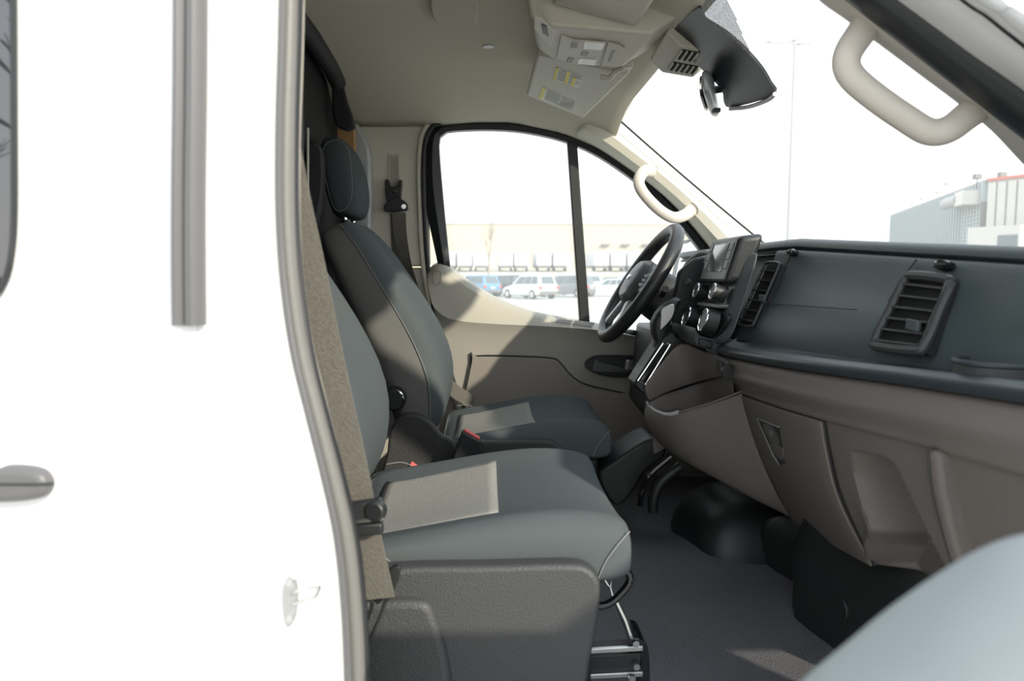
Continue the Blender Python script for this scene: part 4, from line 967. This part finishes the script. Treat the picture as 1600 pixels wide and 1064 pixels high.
for v0, v1 in ((.06, .40), (.52, .84)):
    gr_ = obj('grille', *prism([bq(.10, v0), bq(.92, v0), bq(.92, v1), bq(.10, v1)], bn*-.002), 'dark_void', sh, smooth=False)
    for k in range(6):
        u = .10+.82*k/5; obj('slat', *prism([bq(u-.025, v0, .002), bq(u+.025, v0, .002), bq(u+.025, v1, .002), bq(u-.025, v1, .002)], bn*.004), 'console_beige', gr_, smooth=False)
# mirror
rm = thing('rear_view_mirror', onY(1112, 150, .0), 'silver backed mirror seen edge-on below the sensor housing', 'mirror')
mA, mB = onY(1104, 126, -.10), onY(1117, 168, .10)
rg = []
for t, k_ in ((-.03, .25), (0, .75), (.1, .95), (.3, 1), (.5, 1), (.7, 1), (.9, .95), (1, .75), (1.03, .25)):
    rg.append(superring(mA.lerp(mB, t), (.985, .17, 0), (-.1, 0, .99), .015*k_, .030*k_, 24, 3))
obj('shell', *loft(rg), 'silver_paint', rm, sub=1)
md_ = (mB-mA).normalized(); mn = V3(md_.y, -md_.x, 0).normalized()
if mn.x > 0: mn = -mn
obj('mirror_glass', *loft([superring(mA.lerp(mB, .5)+mn*o_, md_, V3(0, 0, 1), .095, .025, 28, 3.5) for o_ in (.012, .0165)]), 'chrome', rm)
obj('stem', *tube(smoothline([onY(1118, 140, -.01), onY(1128, 138, -.02), onY(1138, 128, -.05)], 4), [.009]*9, 10), 'black_plastic', rm)
obj('toggle', *box(onY(1119, 173, -.02), (.016, .02, .010)), 'black_plastic', rm, bevel=.002)
# grab handles
def grab(name, P, r, label, up, flat=.7):
    P_ = smoothline(P, 6); n = len(P_); g = thing(name, P[0], label, 'handle')
    rr_ = [r*(1.0+.18*abs(2*i/(n-1)-1)**3) for i in range(n)]
    obj('grip', *tube(P_, rr_, 16, False, flat, up), 'handle_beige', g, sub=1)
    for e_, nb_ in ((P_[0], P_[2]), (P_[-1], P_[-3])):
        d_ = (e_-nb_).normalized(); obj('mount_cap', *loft([superring(e_-d_*.008, d_.orthogonal(), d_.cross(d_.orthogonal()), r*.9, r*.9, 20, 2.5), superring(e_+d_*.012, d_.orthogonal(), d_.cross(d_.orthogonal()), r*1.0, r*1.0, 20, 2.5)]), 'handle_beige', g)
    return g
grab('grab_handle', [onY(1022, 268, .745), onY(1006, 268, .70), onY(998, 284, .675), onY(1006, 303, .67), onY(1030, 328, .67), onY(1052, 340, .675), onY(1070, 336, .70), onY(1082, 326, .74)], .019, "small grab handle on the far pillar above the steering wheel", V3(0, 1, 0))
grab('grab_handle', [onY(1368, 20, -.78), onY(1346, 50, -.79), onY(1324, 86, -.80), onY(1328, 116, -.80), onY(1365, 150, -.80), onY(1418, 187, -.80), onY(1452, 206, -.80), onY(1482, 202, -.80), onY(1512, 180, -.79), onY(1545, 156, -.78)], .0172, 'large beige grab handle on the near windscreen pillar', V3(0, 1, 0), .85)

# ================================================================== FOOTWELL
pt = thing('pedal', (.95, .45, .12), 'dark brake pedal in the far footwell', 'pedal')
obj('pad', *box((.90, .42, .17), (.02, .09, .06), ry=R(-35)), 'black_rubber', pt, bevel=.006); obj('arm', *tube([V3(.91, .42, .19), V3(.96, .42, .24), V3(1.02, .42, .295)], .010, 8), 'black_plastic', pt)
pt = thing('pedal', (.95, .30, .12), 'dark accelerator pedal in the far footwell', 'pedal')
obj('pad', *box((.985, .32, .12), (.02, .05, .12), ry=R(-25)), 'black_rubber', pt, bevel=.006); obj('arm', *tube([V3(1.0, .32, .16), V3(1.04, .32, .23), V3(1.07, .32, .29)], .010, 8), 'black_plastic', pt)
tc_ = thing('tunnel_cover', (.62, .12, .0), 'black moulded engine tunnel cover on the floor under the center bin', 'cover')
V, Fc = loft([superring((.72, .16, z), (1, 0, 0), (0, 1, 0), hx, hy, 28, 4) for z, hx, hy in ((.0, .22, .20), (.05, .215, .195), (.12, .19, .17), (.17, .14, .13), (.185, .08, .08))]); obj('shell', V, Fc, 'black_plastic', tc_, sub=1)
obj('rib', *tube(smoothline(pxl([(1000, 790), (1004, 765), (1018, 738), (1048, 712)], .14), 5), .008, 8), 'black_gloss', tc_)
obj('rib', *tube(smoothline(pxl([(1020, 800), (1022, 776), (1034, 752), (1064, 728)], .13), 5), .014, 10), 'black_plastic', tc_)
V, Fc = prism(smoothline(pxl([(935, 745), (958, 722), (1010, 688), (1032, 690), (1040, 712), (1010, 735), (985, 775), (960, 790)], .20), 3, True), (0, .15, 0)); obj('kick_panel', V, Fc, 'black_plastic', tc_, bevel=.01)
ec = thing('floor_duct', (.60, -.05, .05), 'rounded black duct at the front edge of the floor mat', 'duct')
V, Fc = loft([superring((.72+.02*i, lerp(.02, -.20, i/5), .08), (1, 0, 0), (0, 0, 1), .07, .09, 24, 3) for i in range(6)]); obj('shell', V, Fc, 'black_plastic', ec, sub=1)
# ================================================================== OUTDOORS
GZ = -.70
def gz(y): return GZ-.28*sst(12, 45, y)+(0 if y < 105 else min((y-105)*.10, 2.6))
V, Fc = grid([[V3(x, y, gz(y)) for x in [-300+30*i for i in range(31)]] for y in [-220, -100, 0, 12, 18, 24, 30, 36, 45, 60, 90, 105, 112, 120, 131, 160, 220, 320]])
obj('ground', V, Fc, 'asphalt', None, label='pale sunlit tarmac of the parking lot', cat='ground', kind='structure')
def vat(px, dist):  # place on the lot seen at pixel column px and a distance along Y
    p = onY(px, 430, dist); return p.x
# ---- cars
def make_car(name, m, body, label, cat):
    # local: +x = forward, length 2L, width 2W
    L, W, hb, hr, r0, r1 = body      # half length, half width, belt height, roof height, roof rear x, roof front x
    root = thing(name, (0, 0, 0), label, cat, group=None, local=True)
    st = [(-L, .55, hb-.10, .86), (-L+.06, .40, hb-.02, .94), (-L+.35, .30, hb, 1), (-L+1.0, .26, hb, 1), (0, .25, hb-.02, 1), (L-1.3, .26, hb-.05, 1), (L-.45, .28, hb-.20, .97), (L-.10, .36, hb-.32, .90), (L, .46, hb-.42, .80)]
    obj('body', *loft([[V3(x, -W*k, z0), V3(x, W*k, z0), V3(x, W*k*1.0, (z0+z1)/2), V3(x, W*k*.94, z1), V3(x, -W*k*.94, z1), V3(x, -W*k, (z0+z1)/2)] for x, z0, z1, k in st]), m, root, sub=0, bevel=.05, seg=2)
    base = [(r0-.30, W*.86), (r1+.85, W*.86)]; top = [(r0, W*.68), (r1, W*.68)]
    B_ = [V3(base[0][0], -base[0][1], hb-.06), V3(base[1][0], -base[1][1], hb-.10), V3(base[1][0], base[1][1], hb-.10), V3(base[0][0], base[0][1], hb-.06)]
    T_ = [V3(top[0][0], -top[0][1], hr), V3(top[1][0], -top[1][1], hr-.03), V3(top[1][0], top[1][1], hr-.03), V3(top[0][0], top[0][1], hr)]
    obj('cabin', *loft([B_, T_]), m, root, bevel=.06, seg=2)
    def q(a, b_, c_, d_, nm, u0, u1, v0, v1, out_, mm='far_glass'):
        f_ = lambda u, v: a.lerp(b_, u).lerp(d_.lerp(c_, u), v)+Vector(out_)
        obj(nm, *prism([f_(u0, v0), f_(u1, v0), f_(u1, v1), f_(u0, v1)], Vector(out_)*-.6), mm, root, smooth=False)
    for sy, (i, j) in ((-1, (0, 1)), (1, (3, 2))):
        for u0, u1 in ((.08, .30), (.33, .58), (.61, .90)): q(B_[i], B_[j], T_[j], T_[i], 'side_window', u0, u1, .16, .86, (0, sy*.015, .004))
    q(B_[0], B_[3], T_[3], T_[0], 'rear_window', .12, .88, .14, .86, (-.015, 0, .006)); q(B_[1], B_[2], T_[2], T_[1], 'front_window', .08, .92, .10, .92, (.015, 0, .006))
    for sx in (-L+.80, L-.85):
        for sy in (-1, 1):
            wl_ = obj('wheel', *cyl((sx, sy*(W-.20), .34), (sx, sy*(W+.01), .34), .34, 20), 'tyre', root, bevel=.03); obj('hub', *cyl((sx, sy*(W+.0), .34), (sx, sy*(W+.02), .34), .21, 14), 'silver', wl_)
    for sy in (-1, 1):
        obj('tail_light', *box((-L+.04, sy*W*.80, hb-.22), (.12, .22, .22)), 'tail', root, bevel=.02); obj('head_light', *box((L-.12, sy*W*.66, hb-.47), (.16, .34, .14)), 'lamp_lens', root, bevel=.02)
    obj('bumper', *box((-L+.02, 0, .50), (.16, W*1.7, .20)), 'dock_dark', root, bevel=.03)
    obj('number_plate', *box((-L-.005, 0, hb-.30), (.02, .34, .12)), 'label_white', root)
    return root
SUV = (2.35, .95, 1.05, 1.74, -2.0, .35); SED = (2.35, .90, .92, 1.45, -1.0, .25); CMP = (2.1, .90, .98, 1.60, -1.75, .25)
for nm, c_, r_ in (('car_blue', (.10, .25, .40), .3), ('car_white', (.62, .63, .63), .3), ('car_black', (.05, .055, .06), .25), ('car_grey', (.17, .18, .19), .3), ('car_silver', (.42, .44, .46), .3), ('car_red', (.40, .07, .05), .3), ('car_navy', (.07, .10, .16), .3)): mat(nm, c_, r_, coat=.5)
protos = {}
def car(kind, shape, px, dist, rot, name, label, group=None):
    key = (kind, shape)
    body = {'suv': SUV, 'sedan': SED, 'compact': CMP}[shape]
    if key not in protos: protos[key] = o = make_car(name, 'car_'+kind, body, label, 'car')
    else: o = copy_tree(protos[key]); o.name = name
    o['label'] = label
    if group: o['group'] = group
    o.location = (vat(px, dist), dist, gz(dist)); o.rotation_euler = (0, 0, R(rot)); return o
car('blue', 'suv', 742, 57, 128, 'blue_suv', 'blue sport utility car, leftmost in the front row')
car('black', 'suv', 785, 59, 128, 'black_suv', 'black sport utility car right of the blue one')
car('white', 'suv', 827, 52, 124, 'white_suv', 'white sport utility car in the middle of the front row')
car('black', 'compact', 856, 63, 128, 'dark_hatchback', 'dark hatchback between the white and the grey car')
car('grey', 'suv', 882, 56, 150, 'grey_suv', 'grey sport utility car just left of the window divider')
car('white', 'sedan', 952, 58, 172, 'white_sedan', 'white low car right of the window divider')
car('black', 'sedan', 992, 84, 150, 'black_sedan', 'black low car behind the steering wheel rim')
car('white', 'compact', 706, 64, 128, 'white_hatchback', 'white hatchback at the left edge of the far window')
car('silver', 'suv', 764, 70, 120, 'silver_suv', 'silver car roof showing behind the blue car')
car('white', 'sedan', 808, 70, 120, 'white_sedan', 'white low car roof behind the black sport utility car')
car('silver', 'sedan', 846, 70, 120, 'silver_sedan', 'silver low car roof behind the middle white car')
car('white', 'suv', 908, 72, 125, 'white_suv', 'white car half hidden by the window divider')
car('silver', 'compact', 955, 72, 125, 'silver_hatchback', 'pale silver hatchback right of the divider, second row')
ORD = ['leftmost', 'second from left', 'third from left', 'fourth from left', 'fifth from left', 'sixth from left']
NMC = {'white': 'white', 'silver': 'silver', 'navy': 'dark blue', 'grey': 'grey'}
for row, dist in enumerate((86, 100)):
    for i in range(6):
        kind = ['white', 'silver', 'white', 'navy', 'white', 'silver', 'white', 'grey'][(i+row*3) % 8]; shp_ = ['sedan', 'compact', 'suv'][(i*2+row) % 3]
        if row == 0 and i == 5: continue
        car(kind, shp_, 716+i*50+row*14, dist, 120, 'parked_car', '%s car, %s in the %s row of the lot' % (NMC[kind], ORD[i], ['last but one', 'farthest'][row]), 'parked cars in the distant rows')
for i, (px, d_, kind) in enumerate(((1030, 62, 'white'), (1052, 84, 'silver'))): car(kind, 'sedan', px, d_, 165, 'parked_car', ['white low car glimpsed through the steering wheel', 'silver low car glimpsed beyond the steering wheel rim'][i])
car('silver', 'compact', 724, 76, 120, 'silver_hatchback', 'pale silver hatchback behind the white one at the left edge of the window')
car('white', 'suv', 880, 78, 120, 'white_suv', 'white car roof rising behind the grey sport utility car')
# ---- warehouse with docked trailers behind the lot
wy = 150; zb = gz(150)
wh = thing('warehouse', (vat(860, wy), wy, zb), 'long beige warehouse behind the parked cars', 'building', local=False)
x0, x1 = vat(560, wy), vat(1130, wy); zt_ = onY(860, 350, wy).z
V, Fc = box(((x0+x1)/2, wy+10, (zb+zt_)/2), (x1-x0, 20, zt_-zb)); obj('wall', V, Fc, 'beige_wall', wh)
V, Fc = box(((x0+x1)/2, wy+9.9, zt_+.15), (x1-x0+.6, 20.6, .3)); obj('parapet', V, Fc, 'trailer', wh)
for i in range(26):
    xx = vat(668+i*17, wy); V, Fc = box((xx, wy-.05, zb+2.0), (1.5, .12, 3.2)); obj('dock_door', V, Fc, 'dock_door', wh, smooth=False)
for px in (945, 976, 1008): V, Fc = box((vat(px, wy), wy-.5, onY(px, 383, wy).z), (1.7, 1.0, .5)); obj('dock_lamp', V, Fc, 'dock_dark', wh, bevel=.1)
ty = 128; tz = gz(128)
def trailer(px, label):
    t = thing('semi_trailer', (vat(px, ty), ty, tz), label, 'trailer', group='trailers docked along the warehouse')
    X = vat(px, ty); V, Fc = box((X, ty+6, tz+2.35), (2.6, 12, 2.5)); obj('box', V, Fc, 'trailer', t, bevel=.05)
    V, Fc = box((X, ty+6, tz+.95), (2.3, 11.5, .3)); obj('chassis', V, Fc, 'dock_dark', t)
    for sx in (-1, 1):
        for d_ in (2.0, 3.3): V, Fc = cyl((X+sx*.85, ty+d_, tz+.5), (X+sx*1.2, ty+d_, tz+.5), .5, 14); obj('wheel', V, Fc, 'tyre', t)
    V, Fc = box((X, ty-.02, tz+.75), (2.2, .08, .18)); obj('bumper', V, Fc, 'dock_dark', t)
    for sx in (-.65, .65): V, Fc = box((X+sx, ty-.03, tz+2.35), (1.2, .05, 2.3)); obj('rear_door', V, Fc, 'trailer', t)
ORT = ['leftmost', 'second', 'third', 'fourth', 'fifth', 'sixth', 'seventh', 'eighth', 'ninth', 'tenth']
for i, px in enumerate((700, 726, 752, 790, 815, 850, 876, 940, 966, 992)): trailer(px, 'white box trailer backed up to the beige warehouse, %s from the left' % ORT[i] if i else 'white box trailer backed up to the beige warehouse, leftmost of the row')
# verge with dry grass
V, Fc = grid([[V3(x, y, gz(y)+.06+.10*math.sin(x*1.7+y)) for x in [-40+2*i for i in range(60)]] for y in (107, 110, 114, 118, 122)])
obj('verge', V, Fc, 'dry_grass', None, label='strip of dry tan grass between the cars and the trailers', cat='grass', kind='stuff')
# bare trees
def tree(name, base, h, label, seed, spread=.55, m='bark', r0=.16, depth=4):
    rnd = random.Random(seed); t = thing(name, base, label, 'tree'); limbs = []
    def grow(p, d, L, r, k):
        e_ = p+d*L; limbs.append((p, e_, r, r*.66, k))
        if k == 0: return
        for _ in range(3 if k > 1 else 2):
            nd = (d+V3(rnd.uniform(-1, 1), rnd.uniform(-1, 1), rnd.uniform(-.2, .6))*spread).normalized(); grow(p+d*L*rnd.uniform(.6, 1), nd, L*rnd.uniform(.55, .75), r*.6, k-1)
    grow(Vector(base), V3(.03, .02, 1).normalized(), h*.42, r0, depth)
    obj('trunk', *join(*[cyl(a, b_, ra, 7, rb) for a, b_, ra, rb, k in limbs if k == depth]), m, t)
    obj('branches', *join(*[cyl(a, b_, ra, 5, rb) for a, b_, ra, rb, k in limbs if k < depth]), m, t)
    return t
tree('bare_tree', V3(vat(763, 106), 106, gz(106)), 10.5, 'thin bare tree before the warehouse', 3, .35, r0=.20, depth=3)
# trees behind the photographer, seen mirrored in the sliding door's dark glass
for i, (x, y, h_) in enumerate(((-8.5, -16, 7.5), (-13, -25, 10), (-16, -20, 8), (-5.0, -27, 8.5), (-21, -27, 9))):
    tree('bare_tree', V3(x, y, GZ), h_, 'bare tree across the road behind the photographer, %s' % ['the nearest one', 'tallest of the group', 'second from the left end', 'at the right end', 'at the left end'][i], 11+i, .6, 'bark_dark', .2, 5)['group'] = 'bare trees across the road'
rows = []
for i in range(41):
    x = -60+i*2.2; h_ = 2.2+1.1*math.sin(i*1.3)+.6*math.sin(i*3.1); rows.append([V3(x, -31, GZ), V3(x, -30.5, GZ+h_*.7), V3(x, -32, GZ+h_), V3(x, -34, GZ+h_*.6), V3(x, -35, GZ)])
mat('hedge', (.06, .06, .045), .95, var=.3, vscale=1.2)
obj('hedge', *grid(rows), 'hedge', None, label='dark hedge bank mirrored in the side glass', cat='hedge', kind='stuff')

# ---- light pole and metal building ahead of the van
def lamp(px, ytop, dist, heads, label, h0=None):
    b_ = V3(onY(px, ytop, dist).x, dist, GZ); top = onY(px, ytop, dist)
    l = thing('light_pole', b_, label, 'lamp post'); obj('pole', *cyl(b_, top, .10, 10, .06), 'pole', l)
    for (xa, ya, xb, yb) in heads:
        a, c_ = onY(xa, ya, dist), onY(xb, yb, dist); d_ = c_-a
        obj('lamp_head', *prism([a, c_, c_+V3(0, .5, .12), a+V3(0, .5, .12)], (0, 0, .10)), 'pole', l)
    obj('arm', *cyl(onY(heads[0][0], heads[0][1], dist), onY(heads[-1][2], heads[-1][3], dist), .04, 8), 'pole', l)
    return l
lamp(1242, 66, 26, [(1204, 67, 1236, 67), (1244, 65, 1272, 54), (1250, 71, 1268, 68)], 'tall pale lamp post with three flat heads beyond the windscreen')
for i, (px, y) in enumerate(((1235, 211), (1222, 284))):
    l = lamp(px, y, 70+25*i, [(px-6, y, px-1, y), (px+1, y, px+6, y-1)], ['distant small lamp post, upper of the pair behind the tall post', 'distant small lamp post, lower of the pair behind the tall post'][i])
# corrugated building
by = 30.0
K = onY(1545, 283, by)                      # near upper corner
cx = K.x; zt2 = K.z
far = onY(1395, 337, 62.0)                  # far upper corner: the same roof height further away
# side wall runs from the near corner away from the camera until the far corner's column
d2_ = by*1.0*(zt2-CAM.z)/(zt2-CAM.z)
def at_height(px, py, z): return onZ(px, py, z)
K2 = onZ(1395, 337, zt2)
mb = thing('metal_building', V3(cx, by, GZ), 'pale corrugated metal building beyond the windscreen', 'building')
dirS = V3(K2.x-K.x, K2.y-K.y, 0); LS = dirS.length; dirS.normalize(); nS = V3(dirS.y, -dirS.x, 0)
if nS.dot(CAM-K) < 0: nS = -nS
nS.normalize()
FR = onZ(1700, 265, zt2); dirF = V3(FR.x-K.x, FR.y-K.y, 0); LFt = dirF.length; dirF.normalize(); nF = V3(dirF.y, -dirF.x, 0)
if nF.dot(CAM-K) < 0: nF = -nF
def wq(o_, d_, n_, s0, s1, z0, z1, th, nm, m, par=None, bv=0):
    return obj(nm, *prism([o_+d_*s0+V3(0, 0, z0-o_.z), o_+d_*s1+V3(0, 0, z0-o_.z), o_+d_*s1+V3(0, 0, z1-o_.z), o_+d_*s0+V3(0, 0, z1-o_.z)], n_*th), m, par or mb, smooth=False, bevel=bv)
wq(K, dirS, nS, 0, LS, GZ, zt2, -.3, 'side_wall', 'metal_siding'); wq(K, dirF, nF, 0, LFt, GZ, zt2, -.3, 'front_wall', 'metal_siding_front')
nrib = 44
for i in range(nrib): wq(K, dirS, nS, LS*(i+.3)/nrib, LS*(i+.62)/nrib, GZ, zt2, .22, 'siding_rib', 'metal_siding')
for i in range(9): s0 = LFt*i/9+.05; wq(K, dirF, nF, s0, s0+LFt/9*.78, GZ, zt2-.1, .10, 'wall_panel', 'metal_siding_front')
wq(K, dirF, nF, 0, LFt, zt2, zt2+.12, .12, 'roof_edge', 'red_line'); wq(K, dirS, nS, 0, LS, zt2, zt2+.10, .12, 'roof_edge', 'pole')
def sx(px):  # distance along the side wall seen at a pixel column
    d_ = ray(px, 430); a = Vector((d_.x, d_.y)); b_ = Vector((dirS.x, dirS.y)); w_ = Vector((K.x-CAM.x, K.y-CAM.y))
    den = a.x*b_.y-a.y*b_.x; return (a.y*w_.x-a.x*w_.y)/den*1.0
def sz(px, py): p = K+dirS*sx(px); return onY(px, py, p.y).z
a_, b_ = sorted((abs(sx(1504)), abs(sx(1538))))
zr = sz(1520, 320)
sh_ = wq(K, dirS, nS, a_, b_, GZ, zr, .16, 'roller_shutter', 'shutter')
for k_ in range(26):
    z_ = lerp(GZ, zr, (k_+.5)/26); wq(K, dirS, nS, a_+.05, b_-.05, z_-.03, z_+.03, .20, 'shutter_slat', 'shutter', sh_)
wq(K, dirS, nS, a_-.12, a_, GZ, zr, .24, 'door_jamb', 'dock_dark')
p0 = K+dirS*(abs(sx(1497)))+nS*.5; zz = sz(1515, 313)
obj('duct', *cyl(V3(p0.x, p0.y, zz)+nS*.2, V3(p0.x, p0.y, zz)+nS*.2-dirS*(abs(sx(1497))-abs(sx(1520))), .28, 16), 'pole', mb)
a2, b2 = sorted((abs(sx(1519)), abs(sx(1541)))); wq(K, dirS, nS, a2, b2, sz(1530, 319), sz(1530, 297), .9, 'vent_box', 'metal_siding_front')
for pa, pb in ((1443, 1449), (1467, 1473), (1478, 1484), (1492, 1500)):
    a3, b3 = sorted((abs(sx(pa)), abs(sx(pb)))); wq(K, dirS, nS, a3, b3, sz(pa, 392), sz(pa, 371), .12, 'window', 'far_glass')
lean = wq(K, dirF, nF, LFt*.06, LFt*.62, GZ, onY(1580, 358, by).z, 1.6, 'porch', 'metal_siding_front')
wq(K+nF*1.6, dirF, nF, LFt*.40, LFt*.60, GZ, onY(1590, 372, by).z, .05, 'porch_window', 'far_glass')
for px, py in ((1527, 276), (1566, 273)):
    q = onY(px, py, by+1); f_ = thing('roof_light', q-V3(0, 0, .9), ['flood light on the roof corner of the metal building', 'flood light on the front roof edge of the metal building'][px > 1550], 'lamp')
    obj('lamp_head', *box(q, (.35, .25, .25)), 'dock_dark', f_, bevel=.03); obj('bracket', *cyl(q-V3(0, 0, .9), q, .03, 8), 'dock_dark', f_)
for i, (px, py) in enumerate(((1480, 287), (1466, 301), (1441, 311), (1426, 318))):
    y_ = by+6+i*6; q = onY(px, py, y_); f_ = thing('roof_light', q-V3(0, 0, .8), 'small lamp on the side roof edge of the metal building, %s' % ['nearest to the corner', 'second from the corner', 'third from the corner', 'farthest from the corner'][i], 'lamp', group='small lamps along the side roof edge')
    obj('lamp_head', *box(q, (.28, .2, .18)), 'pole', f_, bevel=.03); obj('bracket', *cyl(q-V3(0, 0, 1.2), q, .025, 8), 'pole', f_)
# driver's exterior mirror
em = thing('door_mirror', onY(1075, 450, 1.10), "driver's exterior mirror seen through the quarter glass", 'mirror')
mo = smoothline([onY(x, y, lerp(1.19, 1.068, (x-1054)/37)) for x, y in [(1058, 386), (1068, 375), (1096, 373), (1098, 384), (1096, 432), (1084, 454), (1050, 460), (1046, 448)]], 3, True)
obj('housing', *prism(mo, (.08, .06, 0)), 'black_plastic', em, bevel=.01, seg=3)
mg = smoothline([onY(x, y, lerp(1.185, 1.063, (x-1054)/37)) for x, y in [(1066, 388), (1072, 381), (1091, 379), (1090, 428), (1080, 446), (1054, 452)]], 3, True)
obj('mirror_glass', *prism(mg, (.004, .006, 0)), 'chrome', em, smooth=False)
obj('arm', *tube([onY(1075, 450, .98), onY(1085, 452, 1.10)], .03, 10), 'black_plastic', em)
